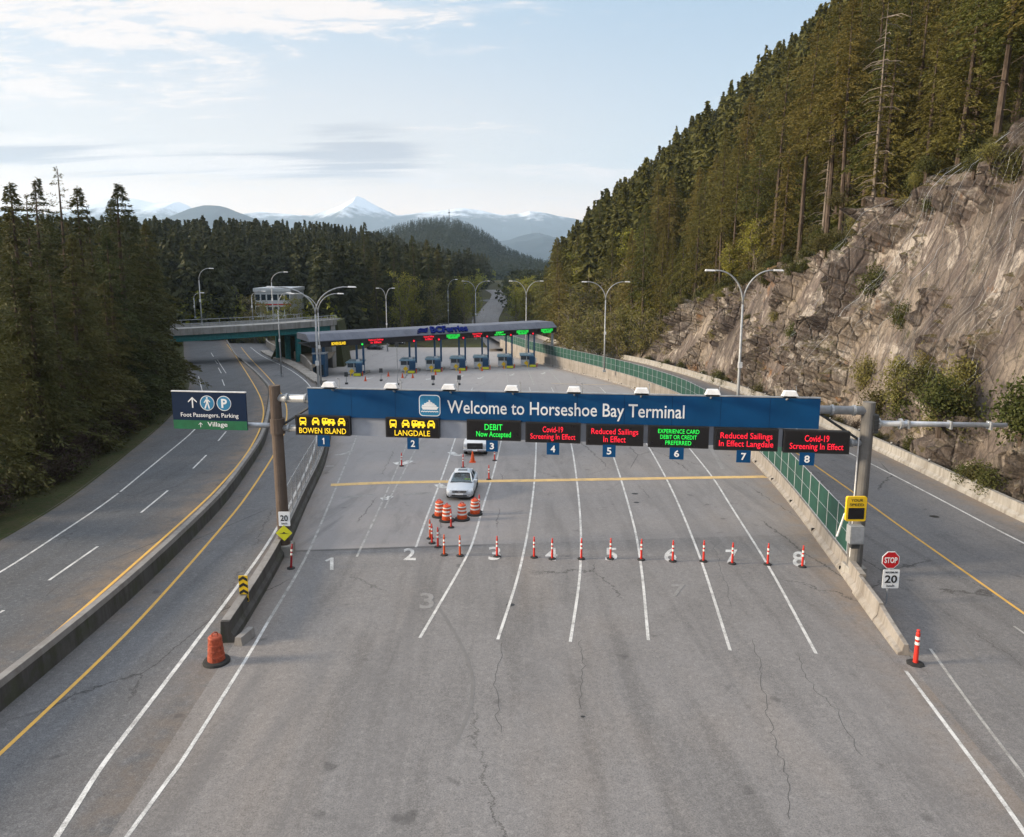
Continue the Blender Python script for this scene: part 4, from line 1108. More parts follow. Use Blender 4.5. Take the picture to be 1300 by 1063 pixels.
row = [((631, 707), 'on painted number 3'), ((678, 708), 'between painted numbers 3 and 4'), ((701, 710), 'on painted number 4'), ((738, 710), 'on the lane line right of painted number 4'), ((775, 710), 'on painted number 5'),
       ((814, 711), 'on the lane line between painted 5 and 6'), ((854, 713), 'on painted number 6'), ((893, 713), 'on the lane line between painted 6 and 7'), ((929.5, 716), 'on painted number 7'), ((974.5, 717), 'on the lane line between painted 7 and 8'), ((1018.5, 720), 'on painted number 8, rightmost of its row'),
       ((546, 684), 'rearmost of the five left of lane three'), ((548.5, 690), 'second from the rear of the five left of lane three'), ((556, 695), 'third of the diagonal line left of lane three'), ((564, 705), 'front left of the diagonal line, lane two side'), ((584, 706), 'right end of the diagonal line before lane three'),
       ((572.7, 670), 'directly in front of the striped drums'), ((620.7, 609), 'on the yellow stop line behind the silver car'), ((628, 585), 'beside the right front of the white pickup'), ((588, 594), 'just behind the silver car roof'), ((608.5, 650), 'behind the rightmost striped drum'), ((510, 592), 'alone beside the worn arrow in lane two')]
pr_, po_ = None, None
for i, ((x, y), lb) in enumerate(row):
    orange = i in (14, 15, 11)
    src = po_ if orange else pr_
    lab = ('orange' if orange else 'red orange') + ' slim traffic post ' + lb
    if src is None:
        src = make_post(lab, M['orange'] if orange else M['orange_red']); src.location = hit(x, y)
        if orange: po_ = src
        else: pr_ = src
    else: dup(src, hit(x, y), random.random() * 6, lab)
t = make_post('tall dark red post leaning by the foot of the left gantry post', M['red_plastic'], 1.25, None); t.location = hit(369.5, 722); t.rotation_euler = (0, R(5), 0)
t = make_post('larger red post with two white bands at the end of the right barrier', M['orange_red'], 1.3, None); t.location = hit(1162, 843); t.scale = (1.5, 1.5, 1.0)
def make_cone(label, group='small orange cones'):
    t = thing('traffic_cone', label, 'cone', (0, 0, 0), 0, group)
    MB().box(-.22, .22, -.22, .22, 0, .04).build('base', M['orange'], t, bevel=.01)
    MB().lathe([(.17, .04), (.04, .70), (.03, .72)], 14).build('cone', M['orange'], t)
    MB().lathe([(.115, .28), (.078, .48)], 14, cap=False).build('reflective_band', M['reflective'], t)
    return t
c0 = make_cone('orange cone right in front of the white pickup'); c0.location = hit(600, 587); c0.scale = (1.15, 1.15, 1.3)
for i, (x, y) in enumerate(((493, 478), (511, 480), (524, 480), (464, 484), (553, 476), (584, 474), (702, 464), (612, 471), (640, 468))):
    dup(c0, hit(x, y), 0, 'small orange cone on the plaza, number %d from the left' % ([1, 2, 3, 0, 4, 5, 8, 6, 7][i] + 1), scale=(1.2, 1.2, 1.2))
t = make_drum('orange drum standing alone behind the left end of the toll canopy', False); t.location = hit(429, 453); t.scale = (1.6, 1.6, 1.4)

# ================================================================== VEHICLES  (front towards local -Y)
def carbody(st, name, mat, parent, n=None):
    vs = []; fs = []; m = 13
    for (y, hw, zl, zt_, sh) in st:
        half = [(0, zl), (hw*.80, zl), (hw*.96, zl + .10), (hw, zl + (zt_-zl)*.45), (hw*.985, zt_ - sh*.9), (hw*.90, zt_ - sh*.25), (0, zt_ + .02)]
        ring = half + [(-x, z) for x, z in half[-2:0:-1]]
        vs += [(x, y, z) for x, z in ring]; m = len(ring)
    for i in range(len(st)-1):
        for k in range(m): a = i*m+k; b_ = i*m+(k+1) % m; fs.append((a, b_, b_+m, a+m))
    fs += [tuple(range(m)), tuple(range((len(st)-1)*m, len(st)*m))[::-1]]
    return MB().add(vs, fs).build(name, mat, parent, smooth=True)
def wheel(parent, x, y, r, w=.22):
    s = 1 if x > 0 else -1
    o = MB()
    q = [(r*.62, -w/2), (r*.95, -w/2), (r, -w*.35), (r, w*.35), (r*.95, w/2), (r*.62, w/2)]
    o.lathe(q, 22); o.v = [(a[2] , a[0], a[1]) for a in o.v]
    wh = o.build('wheel', M['rubber'], parent, loc=(x, y, r))
    o = MB(); o.lathe([(r*.62, .0), (r*.58, .05), (r*.15, .03), (.001, .06)], 14); o.v = [(s * (a[2] + w*.25), a[0], a[1]) for a in o.v]
    o.build('rim', M['chrome'], wh)
def quadpane(name, pts, mat, parent, th=.012):
    P = [Vector(p) for p in pts]; n = (P[1]-P[0]).cross(P[2]-P[0]).normalized() * th
    return MB().add([p for p in P] + [p + n for p in P], [(0, 1, 2, 3), (7, 6, 5, 4), (0, 4, 5, 1), (1, 5, 6, 2), (2, 6, 7, 3), (3, 7, 4, 0)]).build(name, mat, parent)
def cabin(parent, paint_, yb0, yt0, yt1, yb1, zb, ztop, wb, wt, glass_front, glass, mids=(), sunroof=None, th=.05):
    """roof, pillars and panes of a car cabin: b = belt line, t = roof line"""
    zr_ = ztop
    q = MB(); rows = []
    ys = [yt0 - .04, yt0 + .15, (yt0 + yt1)/2, yt1 - .12, yt1 + .04]; zs = [zr_ - .05, zr_ - .005, zr_ + .03, zr_ - .005, zr_ - .06]
    vs = []; fs = []
    for y, z in zip(ys, zs):
        vs += [(-wt, y, z - .05), (-wt*.93, y, z + .0), (-wt*.5, y, z + .035), (wt*.5, y, z + .035), (wt*.93, y, z), (wt, y, z - .05)]
    for i in range(4):
        for k in range(5): a = i*6+k; fs.append((a, a+1, a+7, a+6))
    q.add(vs, fs); o = q.build('roof', paint_, parent, smooth=True)
    sl = o.modifiers.new('thick', 'SOLIDIFY'); sl.thickness = .03
    if sunroof: MB().box(-wt*.55, wt*.55, sunroof[0], sunroof[1], zr_ + .05, zr_ + .07).build('sunroof', M['glass'], parent)
    zt2 = zr_ - .07
    for s in (-1, 1):
        pb = MB()
        pb.tube([(s*wb, yb0, zb - .02), (s*wt, yt0, zt2)], th, 6); pb.tube([(s*wb, yb1, zb - .02), (s*wt, yt1, zt2)], th * 1.5, 6)
        pb.tube([(s*wt, yt0, zt2), (s*wt, yt1, zt2)], th * .9, 6)
        for ym in mids: pb.tube([(s*wb, ym, zb), (s*wt, ym, zt2)], th * .9, 6)
        pb.build('side_frame', paint_, parent)
    quadpane('windscreen', [(-wb, yb0, zb), (wb, yb0, zb), (wt, yt0, zt2), (-wt, yt0, zt2)], glass_front, parent)
    quadpane('rear_window', [(wb, yb1, zb), (-wb, yb1, zb), (-wt, yt1, zt2), (wt, yt1, zt2)], glass, parent)
    for s in (-1, 1): quadpane('side_window', [(s*wb, yb0, zb), (s*wb, yb1, zb), (s*wt, yt1, zt2), (s*wt, yt0, zt2)][::s], glass, parent)
def person_seated(label, loc, rz, shirt, name='person'):
    """one continuous seated figure grown from a skinned skeleton"""
    me = bpy.data.meshes.new('person')
    J = [(0, 0, 0), (0, .02, .22), (0, .03, .42), (0, .02, .53), (0, 0, .66), (0, -.01, .78),
         (.18, .02, .44), (.25, -.12, .22), (.16, -.36, .26), (-.18, .02, .44), (-.25, -.12, .22), (-.16, -.36, .26),
         (.11, -.12, -.01), (.13, -.46, .04), (.13, -.60, -.34), (-.11, -.12, -.01), (-.13, -.46, .04), (-.13, -.60, -.34)]
    E = [(0, 1), (1, 2), (2, 3), (3, 4), (4, 5), (2, 6), (6, 7), (7, 8), (2, 9), (9, 10), (10, 11), (0, 12), (12, 13), (13, 14), (0, 15), (15, 16), (16, 17)]
    rad = [.15, .15, .15, .055, .095, .07, .07, .048, .035, .07, .048, .035, .085, .065, .045, .085, .065, .045]
    me.from_pydata(J, E, []); o = bpy.data.objects.new(name, me); C.objects.link(o)
    sk = o.modifiers.new('skin', 'SKIN'); ss = o.modifiers.new('sub', 'SUBSURF'); ss.levels = ss.render_levels = 1
    for i, sv in enumerate(me.skin_vertices[0].data): sv.radius = (rad[i], rad[i] * (.75 if i < 3 else 1)); sv.use_root = (i == 0)
    dg = bpy.context.evaluated_depsgraph_get(); dg.update()
    m2 = bpy.data.meshes.new_from_object(o.evaluated_get(dg)); bpy.data.objects.remove(o)
    m2.materials.append(M['cloth_dark']); m2.materials.append(M['skin']); m2.materials.append(shirt)
    for p in m2.polygons:
        z = p.center.z; y = p.center.y
        p.material_index = 1 if (z > .52 or (y < -.31 and z > .18)) else (2 if z > .06 and y > -.32 else 0)
    o = link_mesh(name, m2, None, loc); o.rotation_euler = (0, 0, rz)
    prop(o, label, 'person')
    hr_ = MB().lathe([(.09, 0), (.105, .05), (.08, .11), (.03, .14)], 12, (0, .02, .70)); hr_.build('hair', M['cloth_dark'], o)
    return o
# ---- silver sedan
pc = hit(583, 636); pr2 = hit(596, 603); ang = math.atan2(pr2.y - pc.y, pr2.x - pc.x) - R(90)
slope = math.atan(.0623)
def sedan(label, loc, rz, paint_, clear=True, cat='car', group=None):
    t = thing('parked_car' if not clear else 'waiting_car', label, cat, loc, rz, group)
    t.rotation_euler = (-slope * 1.0, 0, rz)
    B = [(-2.32, .62, .32, .58, .05), (-2.24, .80, .22, .66, .08), (-2.0, .88, .18, .74, .10), (-1.5, .915, .17, .84, .10), (-.95, .92, .17, .93, .08), (0, .925, .17, .95, .07), (1.2, .92, .17, .98, .08), (1.8, .90, .18, 1.00, .10), (2.2, .84, .25, .96, .12), (2.32, .70, .36, .85, .08)]
    carbody(B, 'body', paint_, t)
    g1 = M['clear_glass'] if clear else M['glass']
    cabin(t, paint_, -1.0, -.28, .95, 1.72, .94, 1.45, .74, .56, g1, g1 if clear else M['glass'], (.35,), (-.05, .45) if clear else None)
    for x in (-.80, .80):
        for y in (-1.42, 1.38): wheel(t, x, y, .33)
    for s in (-1, 1):
        hp = MB().add([(s*.50, -2.29, .56), (s*.86, -2.08, .60), (s*.86, -1.98, .74), (s*.80, -1.95, .765), (s*.52, -2.19, .70)], [(0, 1, 2, 3, 4)]); 
        o = hp.build('headlight', M['headlight'], t); sd = o.modifiers.new('t', 'SOLIDIFY'); sd.thickness = .03; sd.offset = 0
        MB().box(s*.55, s*.80, 2.26, 2.31, .66, .86).build('tail_light', M['stop_red'], t)
        MB().box(s*.90 - .09, s*.90 + .13*s + .05, -.92, -.76, .93, 1.08).build('wing_mirror', paint_, t, bevel=.03)
        MB().box(s*.62 - .12, s*.62 + .12, -2.33, -2.27, .32, .40).build('fog_lamp', M['chrome'], t)
    MB().box(-.46, .46, -2.345, -2.26, .52, .66).build('grille', M['black'], t, bevel=.015)
    gb = MB()
    for k in range(3): gb.box(-.45, .45, -2.355, -2.345, .54 + k*.04, .555 + k*.04)
    gb.box(-.06, .06, -2.36, -2.344, .56, .64); gb.build('grille_bars', M['chrome'], t)
    MB().box(-.62, .62, -2.325, -2.22, .27, .40).build('bumper_intake', M['black'], t, bevel=.02)
    MB().box(-.26, .26, -2.37, -2.345, .40, .51).build('licence_plate', M['sign_white'], t)
    MB().box(-.72, .72, -1.06, -.96, .925, .95).build('wiper_cowl', M['black'], t)
    for s in (-1, 1):
        for y in (.35, 1.25): MB().box(s*.932 - .004, s*.932 + .004, y - .012, y + .012, .30, .93).build('door_gap', M['black'], t)
        MB().box(s*.93 - .012, s*.93 + .012, -1.0, 1.6, .20, .27).build('sill_trim', M['black'], t)
        MB().box(s*.95 - .01, s*.95 + .01, .12, .26, .80, .84).build('door_handle', M['chrome'], t)
    MB().box(-.60, .60, -2.34, -2.30, .665, .685).build('grille_trim', M['chrome'], t)
    if clear:
        MB().box(-.72, .72, -.85, 1.6, .55, .62).build('interior_floor', M['cloth_dark'], t)
        MB().box(-.72, .72, -.95, -.62, .62, .90).build('dashboard', M['black'], t, bevel=.03)
        for s in (-1, 1):
            MB().box(s*.36 - .24, s*.36 + .24, .20, .34, .62, 1.16).build('seat', M['seat_cloth'], t, bevel=.04)
            MB().box(s*.36 - .12, s*.36 + .12, .22, .32, 1.17, 1.33).build('headrest', M['cloth_dark'], t, bevel=.03)
        MB().box(-.65, .65, 1.15, 1.3, .62, 1.18).build('rear_seat', M['cloth_dark'], t)
    return t
lc = pc + Vector((math.sin(-ang), math.cos(ang), 0)) * 2.32; lc.z = zT(lc.y)
car = sedan('silver saloon car with sunroof waiting behind the striped drums', lc, ang, M['silver'])
# driver, sitting on the car's left seat (right of the picture)
po = lc + Vector((math.cos(ang) * .36, math.sin(ang) * .36, .60)); po += Vector((math.sin(ang), -math.cos(ang), 0)) * .28
pp = person_seated('person in a fluorescent yellow vest driving the silver car', po, ang, M['hivis'])
pp.scale = (.95, .95, .92)
# ---- white pickup
pc = hit(603, 579); rzp = ang * .8
def pickup():
    t = thing('pickup_truck', 'white pickup truck with black grille waiting behind the silver car', 'truck', (0, 0, 0), rzp)
    lc = pc + Vector((math.sin(-rzp), math.cos(rzp), 0)) * 2.9; lc.z = zT(lc.y); t.location = lc; t.rotation_euler = (-slope, 0, rzp)
    B = [(-2.92, .92, .45, 1.05, .06), (-2.84, .98, .38, 1.14, .08), (-2.3, 1.0, .36, 1.20, .08), (-1.5, 1.01, .36, 1.25, .07), (-1.1, 1.01, .36, 1.27, .05), (.75, 1.01, .36, 1.28, .05), (.80, 1.0, .40, 1.26, .05)]
    carbody(B, 'body', M['truck_white'], t)
    cabin(t, M['truck_white'], -1.35, -.72, .55, .75, 1.26, 1.93, .88, .74, M['clear_glass'], M['glass'], (-.1,))
    q = MB()
    for s in (-1, 1): q.box(s*1.0 - .05, s*1.0 + .05, .82, 2.9, .45, 1.30)
    q.box(-.95, .95, .82, .9, .45, 1.28); q.box(-.95, .95, 2.82, 2.9, .45, 1.28); q.box(-.95, .95, .9, 2.82, .62, .68); q.build('cargo_bed', M['truck_white'], t)
    for x in (-.86, .86):
        for y in (-1.95, 1.9): wheel(t, x, y, .40, .28)
    q = MB().box(-.66, .66, -3.0, -2.88, .60, 1.10).build('grille', M['black'], t, bevel=.03)
    g2 = MB().box(-.60, .60, -3.015, -3.002, .83, .87); g2.box(-.12, .12, -3.03, -3.016, .79, .91); g2.build('grille_bar', M['dark_steel'], t)
    MB().box(-1.0, 1.0, -3.06, -2.9, .42, .60).build('bumper', M['chrome'], t, bevel=.04)
    MB().box(-.2, .2, -3.075, -3.06, .44, .58).build('licence_plate', M['sign_white'], t)
    for s in (-1, 1):
        MB().box(s*.80 - .15, s*.80 + .15, -2.955, -2.86, .76, 1.02).build('headlight', M['headlight'], t, bevel=.03)
        MB().box(s*1.12 - .12, s*1.12 + .12, -1.2, -1.1, 1.25, 1.5).build('wing_mirror', M['black'], t, bevel=.03)
    MB().box(-.8, .8, -1.1, .6, .7, .8).build('interior_floor', M['cloth_dark'], t)
    MB().box(-.8, .8, -1.3, -.9, .8, 1.22).build('dashboard', M['black'], t)
    for s in (-1, 1): MB().box(s*.4 - .25, s*.4 + .25, .0, .16, .8, 1.6).build('seat', M['cloth_dark'], t, bevel=.05)
pickup()
# ---- cars behind the canopy
c = hit(475, 445); sedan('dark car parked behind the toll canopy between the first booths', c + Vector((0, 2, 0)), R(78), M['car_black'], False)
c = hit(502, 440); sedan('far dark car parked further right behind the toll canopy', c + Vector((0, 4, 0)), R(70), M['car_black'], False)
def coach(label, px, py, L, rz):
    p = hit(px, py, lambda y: -9.2)
    t = thing('coach_bus', label, 'bus', p, rz)
    MB().box(-1.25, 1.25, -L/2, L/2, .45, 3.1).build('body', M['truck_white'], t, bevel=.15)
    MB().box(-1.2, 1.2, -L/2 + .5, L/2 - .8, 3.1, 3.35).build('roof', M['white_metal'], t, bevel=.08)
    MB().box(-.7, .7, -1.5, .8, 3.35, 3.6).build('roof_unit', M['dark_steel'], t, bevel=.05)
    for s in (-1, 1): MB().box(s*1.255 - .01, s*1.255 + .01, -L/2 + .6, L/2 - .6, 1.6, 2.6).build('side_window', M['glass'], t)
    MB().box(-1.1, 1.1, -L/2 - .02, -L/2, 1.4, 2.7).build('windscreen', M['glass'], t)
    for x in (-1.1, 1.1):
        for y in (-L/2 + 2, L/2 - 2.5): wheel(t, x, y, .5, .3)
coach('long white coach parked behind the canopy lettering', 565, 424, 12, R(84))

# ================================================================== TOLL CANOPY
CA, CB = Vector((-36.2, 130.6, 0)), Vector((9.6, 159.0, 0)); ce = (CB - CA).normalized(); cn = Vector((ce.y, -ce.x, 0)); CL = (CB - CA).length
def conplane(px, py, off=0.0):
    d = ray(px, py); o = Vector((0, 0, HCAM)); b = CA + cn * off; return o + d * ((b - o).dot(cn) / d.dot(cn))
can = thing('toll_canopy', 'long low grey roofed canopy over the toll lanes with dark fascia', 'canopy')
def cbox(mb, s0, s1, d0, d1, z0, z1):    # s along, d depth behind front, z
    P = [CA + ce * s - cn * d for s, d in ((s0, d0), (s1, d0), (s1, d1), (s0, d1))]
    return mb.add([(p.x, p.y, z0) for p in P] + [(p.x, p.y, z1) for p in P], [(0, 3, 2, 1), (4, 5, 6, 7), (0, 1, 5, 4), (1, 2, 6, 5), (2, 3, 7, 6), (3, 0, 4, 7)])
zb0, zb1, zt0 = -.55, .50, 1.72
cbox(MB(), 0, CL, .12, 7.5, zb0 + .1, zb0 + .3).build('ceiling', M['dark_steel'], can)
cbox(MB(), 0, CL, 0, .12, zb0, zb1).build('fascia', M['black'], can)
q = MB(); P = []
for s in (-.15, CL + .15):
    for d, z in ((-.12, zb1), (-.12, zb1 + .12), (1.6, zt0), (7.6, zt0 - .1), (7.7, zb1 + .1), (7.6, zb1)):
        p = CA + ce * s - cn * d; P.append((p.x, p.y, z))
q.add(P, [(i, (i+1) % 6, (i+1) % 6+6, i+6) for i in range(6)] + [tuple(range(6)), tuple(range(6, 12))[::-1]])
q.build('roof', M['roof_grey'], can)
q = MB()
for k in range(1, 46):
    s = CL * k / 46; a = CA + ce * s + cn * .13; b = CA + ce * s - cn * 1.6; q.tube([(a.x, a.y, zb1 + .14), (b.x, b.y, zt0 + .02)], .03, 4)
q.build('roof_seams', M['roof_grey'], can)
# lettering lies on the sloping roof front
lu = ce; lv = (CA - cn * 1.6 + UP * zt0 - (CA + cn * .12 + UP * (zb1 + .12))).normalized(); mid = lambda s, f: (CA + ce * s + cn * (.12 - 1.72 * f) + UP * (zb1 + .12 + (zt0 - zb1 - .12) * f)) + lu.cross(lv) * .04
def s_at(px, py): p = conplane(px, py, -.6); return (p - CA).dot(ce)
sA, sB = s_at(546, 418), s_at(594, 416)
M['logo_blue'] = plain('roof lettering blue', (.003, .012, .13), .8, 0, .05, 3, .1)
text_on('lettering', 'BCFerries', M['logo_blue'], can, mid((sA + sB) / 2 , .60), lu, lv, sB - sA, 2.0, .035, .25, italic=.25)
q = MB(); cW = mid(s_at(540, 418), .52)
for k, dy in enumerate((.45, 0, -.45)):
    pts = [(-1.6 - k*.2, -.25 + dy), (-.8, .15 + dy), (0, -.1 + dy), (.9 - k*.2, .3 + dy), (.9 - k*.2, .5 + dy), (0, .2 + dy), (-.8, .42 + dy)]
    for tri in ((0, 1, 6), (1, 2, 5, 6), (2, 3, 4, 5)): poly_on(q, cW, lu, lv, [pts[i] for i in tri], 0, .2)
q.build('wave_emblem', M['logo_blue'], can)
# columns
q = None
def zg(p): return zT(p.y)
BX = [458.5, 525.5, 557.5, 588.3, 617.5, 647.8, 676]
def spos(px): return s_at(px, 440) if False else (lambda a: ((CA.x - a * CA.y) / (a * ce.y - ce.x)))((px - 650) / FPX / (math.cos(TH) + .035 * math.sin(TH)))
for x in BX:
    s = spos(x); c = CA + ce * s - cn * .5
    for dx in (-.62, .62):
        p = c + Vector((dx, 0, 0)); 
        boxat('column', M['booth_blue'], can, p.x - .17, p.x + .17, p.y - .2, p.y + .2, zT(p.y) - .1, zb0 + .15)
for s in (.8, 2.6, CL - .6):
    p = CA + ce * s - cn * .6; boxat('column', M['booth_blue'] if s < 10 else M['lamp_steel'], can, p.x - .25, p.x + .25, p.y - .25, p.y + .25, zT(p.y) - .3, zb0 + .15)
# led boards on the fascia
LB = [((421, 434, 439, 440.5), 'led_yellow'), ((468, 431.5, 487, 437.5), 'led_red'), ((538, 428, 551, 433.7), 'led_red'), ((567, 425.2, 584, 432.5), 'led_green'), ((600, 424, 612, 430.3), 'led_red'), ((628, 422, 641.5, 428.2), 'led_green'), ((656, 420, 671, 427), 'led_green'), ((687, 418.2, 702, 425.5), 'led_green')]
words = ['BOWEN ISLAND', 'LANGDALE ONLY', 'Covid-19', 'Reduced Sailings', 'Covid-19', 'DEBIT', 'EXPERIENCE CARD', 'DEBIT OR CREDIT']
txt2 = [['BOWEN ISLAND'], ['Reduced Sailings', 'In Effect'], ['Reduced Sailings', 'In Effect'], ['EXPERIENCE CARD', 'DEBIT OR CREDIT', 'PREFERRED'], ['Reduced Sailings', 'In Effect'], ['DEBIT', 'Now Accepted'], ['EXPERIENCE CARD', 'DEBIT OR CREDIT', 'PREFERRED'], ['EXPERIENCE CARD', 'DEBIT OR CREDIT', 'PREFERRED']]
cname = {'led_yellow': 'yellow', 'led_red': 'red', 'led_green': 'green'}
for i, ((x0, y0, x1, y1), led) in enumerate(LB):
    a, b, c_ = conplane(x0, (y0+y1)/2, .1), conplane(x1, (y0+y1)/2, .1), conplane((x0+x1)/2, (y0+y1)/2, .1)
    w = (b - a).dot(ce); h = .95; c = c_.copy(); c.z = (zb0 + zb1) / 2
    t = thing('fascia_message_board', 'small %s message board on the canopy fascia, number %d from the left' % (cname[led], i + 1), 'sign', (0, 0, 0), 0, 'message boards on the canopy fascia')
    q = MB(); quad_on(q, c, ce, UP, w + .5, h + .06, -.09, .0); q.build('housing', M['screen'], t)
    m = len(txt2[i])
    for j, L in enumerate(txt2[i]):
        text_on('led_text', L, M[led], t, c + cn * .004 + UP * h * ((m - 1) / 2 - j) * (.95 / m if m > 1 else 0), ce, UP, w * (1 if len(L) > 9 else .72), h * (.84 / m if m > 1 else .6), .03)
for i, (x, y) in enumerate(((460, 438), (525.5, 434), (557, 432), (588, 430), (618, 428), (648, 426), (676, 424.5))):
    s = spos(x); c = CA + ce * s + cn * .16; c.z = (zb0 + .12) if i else zb0 + .1
    t = thing('lane_signal', '%s lane signal above toll booth %d from the left' % ('green' if i == 0 else 'red', i + 1), 'signal light', (0, 0, 0), 0, 'lane signals above the booths')
    q = MB(); quad_on(q, c, ce, UP, .62, .7, -.15, 0); q.build('housing', M['black'], t)
    q = MB(); poly_on(q, c, ce, UP, circ(.19, 14), .004, .05); q.build('lamp', M['led_green'] if i == 0 else M['led_red'], t)

# ---- toll booths on their islands
M['booth_roof'] = plain('pale blue booth roof', (.22, .36, .46), .5)
def make_booth(label, group):
    t = thing('toll_booth', label, 'toll booth', (0, 0, 0), 0, group)
    MB().prism([(-1.5, -.3), (1.0, -.3), (.95, .2), (-1.45, .2)], -5.5, 4).build('island', M['concrete'], t, bevel=.05)
    MB().box(-2.3, .3, -1.1, 2.4, .2, 1.45).build('lower_wall', M['booth_white'], t, bevel=.04)
    MB().box(-2.26, .27, -1.08, 2.38, 1.45, 2.25).build('window_band', M['glass'], t)
    for x in (-2.27, -1.0, .25): boxat('mullion', M['booth_white'], t, x - .06, x + .06, -1.13, -1.05, 1.35, 2.25)
    for y in (.0, 1.1, 2.2): boxat('mullion', M['booth_white'], t, -2.32, -2.25, y - .06, y + .06, 1.35, 2.25)
    MB().box(-2.5, .5, -1.3, 2.6, 2.25, 2.5).build('roof', M['booth_roof'], t, bevel=.03)
    MB().box(-.75, .0, -.3, .9, 2.45, 2.85).build('roof_unit', M['booth_white'], t, bevel=.03)
    MB().box(-.45, .75, -2.3, -1.25, .2, 2.3).build('equipment_cabinet', M['booth_blue'], t, bevel=.05)
    MB().box(.75, 1.05, -2.1, -1.9, 1.0, 2.0).build('payment_panel', M['white_metal'], t)
    q = MB(); q.add([(-1.6, -2.6, .95), (-1.1, -2.6, .45), (-.6, -2.6, .95), (-1.1, -2.6, 1.45)], [(0, 1, 2, 3)]); o = q.build('hazard_board', M['yellow_sign'], t); sd = o.modifiers.new('t', 'SOLIDIFY'); sd.thickness = .05
    MB().box(-.5, .9, -4.2, -3.3, .2, .9).build('crash_block', M['dark_steel'], t, bevel=.12)
    MB().box(-.45, .85, -4.24, -4.21, .35, .8).build('reflector_strip', M['fluo_yellow'], t)
    MB().tube([(1.1, -3.8, .1), (1.1, -3.8, 1.1)], .09, 8).build('bollard', M['orange'], t)
    MB().tube([(-.9, -4.6, .1), (-.9, -4.6, 1.0)], .08, 8).build('bollard', M['yellow_sign'], t)
    return t
b0 = None
for i, x in enumerate(BX):
    c = CA + ce * spos(x) - cn * .5; c.z = zT(c.y)
    lb = 'blue and white toll booth under the canopy, number %d from the left' % (i + 1)
    if b0 is None: b0 = make_booth(lb, 'toll booths under the canopy'); b0.location = c
    else: dup(b0, c, 0, lb)
# tall blue cabinets at both ends of the plaza side
c = CA + ce * 1.8 - cn * .2; t = thing('equipment_tower', 'narrow dark blue service tower at the left end of the toll canopy', 'cabinet', (c.x, c.y, zT(c.y)))
MB().box(-1.1, 1.1, -1.0, 1.2, 0, 4.2).build('body', M['booth_blue'], t, bevel=.05); MB().box(-.8, .8, -1.03, -1.005, .4, 2.3).build('door', M['glass'], t)
MB().box(-1.2, 1.2, -1.1, 1.3, 4.2, 4.4).build('cap', M['steel'], t)
c = hit(696, 462); t = thing('payment_kiosk', 'small dark kiosk standing right of the last toll booth', 'kiosk', c)
MB().box(-.8, .5, -.5, .6, 0, 2.4).build('body', M['dark_steel'], t, bevel=.06); MB().box(-.6, .3, -.53, -.505, 1.1, 2.1).build('screen', M['sign_cyan'], t); MB().box(-.95, .65, -.65, .75, 2.4, 2.55).build('roof', M['booth_white'], t)
for i, (px, py, hh) in enumerate(((484, 484, 2.2), (505, 489, 7.0), (440, 488, 2.0), (550, 489, 1.6), (583, 489, 1.6))):
    c = hit(px, py); t = thing('plaza_sign_post', 'slim grey sign post on the plaza, number %d from the left' % ([2, 3, 1, 4, 5][i]), 'sign post', c, 0, 'slim posts on the plaza')
    MB().tube([(0, 0, 0), (0, 0, hh)], .06, 6).build('pole', M['lamp_steel'], t)
    MB().box(-.3, .3, -.06, -.04, hh - .75, hh).build('plate', M['dark_steel'], t)
    MB().box(-.22, .22, -.2, .2, 0, .3).build('base', M['dark_steel'], t, bevel=.03)

# ================================================================== LAMP POSTS
def lamp(label, base, ztop, arms, rad=.13, ax=Vector((1, 0, 0)), group='tall grey street lamps'):
    t = thing('street_lamp', label, 'street lamp', base, 0, group); h = ztop - base.z
    hf = h * .80
    MB().tube([(0, 0, 0), (0, 0, h * .35), (0, 0, hf)], [rad, rad * .85, rad * .62], 12).build('pole', M['lamp_steel'], t, smooth=True)
    MB().box(-rad * 1.6, rad * 1.6, -rad * 1.6, rad * 1.6, 0, .35).build('base', M['lamp_steel'], t, bevel=.03)
    for s, L in arms:
        pts = []
        for k in range(11):
            f = k / 10; x = L * (1 - math.cos(f * math.pi / 2)) if f < 1 else L
            z = hf + (h - hf) * math.sin(min(1, f * 1.05) * math.pi / 2)
            pts.append(ax * s * x + Vector((0, 0, z)))
        e = pts[-1]; MB().tube(pts, [rad * .5] * 6 + [rad * .42] * 5, 8).build('arm', M['lamp_steel'], t, smooth=True)
        n_ = MB(); x0, x1 = (e.x - .05, e.x + .85 * 1) if s > 0 else (e.x - .85, e.x + .05)
        q = [(x0, -.14, -.06), (x1, -.16, -.07), (x1, .16, -.07), (x0, .14, -.06), (x0 + .05, -.1, .10), (x1 - .1, -.1, .07), (x1 - .1, .1, .07), (x0 + .05, .1, .10)]
        n_.add([(a, e.y + b, e.z + c) for a, b, c in q], [(0, 3, 2, 1), (4, 5, 6, 7), (0, 1, 5, 4), (1, 2, 6, 5), (2, 3, 7, 6), (3, 0, 4, 7)]); n_.build('lamp_head', M['white_metal'], t, bevel=.02)
    cc = MB(); cc.box(-rad * 1.2, rad * 1.2, -rad * 1.5, -rad * .5, h * .42, h * .42 + .5); cc.build('junction_box', M['white_metal'], t)
    return t
def topz(px, py, Y): return atY(px, py, Y).z
lamp('nearest double armed street lamp rising behind the right end of the welcome sign', Vector((atY(937, 500, 64).x, 64, zR(64) + .8)), topz(945, 343.5, 64), ((-1, 2.55), (1, 2.55)), .15)
lamp('double armed street lamp rising behind the green fence in the middle distance', Vector((atY(767, 470, 120).x, 120, zR(120) + .8)), topz(767, 358, 120), ((-1, 3.1), (1, 3.1)), .15)
lamp('double armed street lamp just right of the canopy lettering', Vector((atY(668, 408, 172).x, 172, zT(172))), topz(668, 357, 172), ((-1, 3.2), (1, 3.2)), .15)
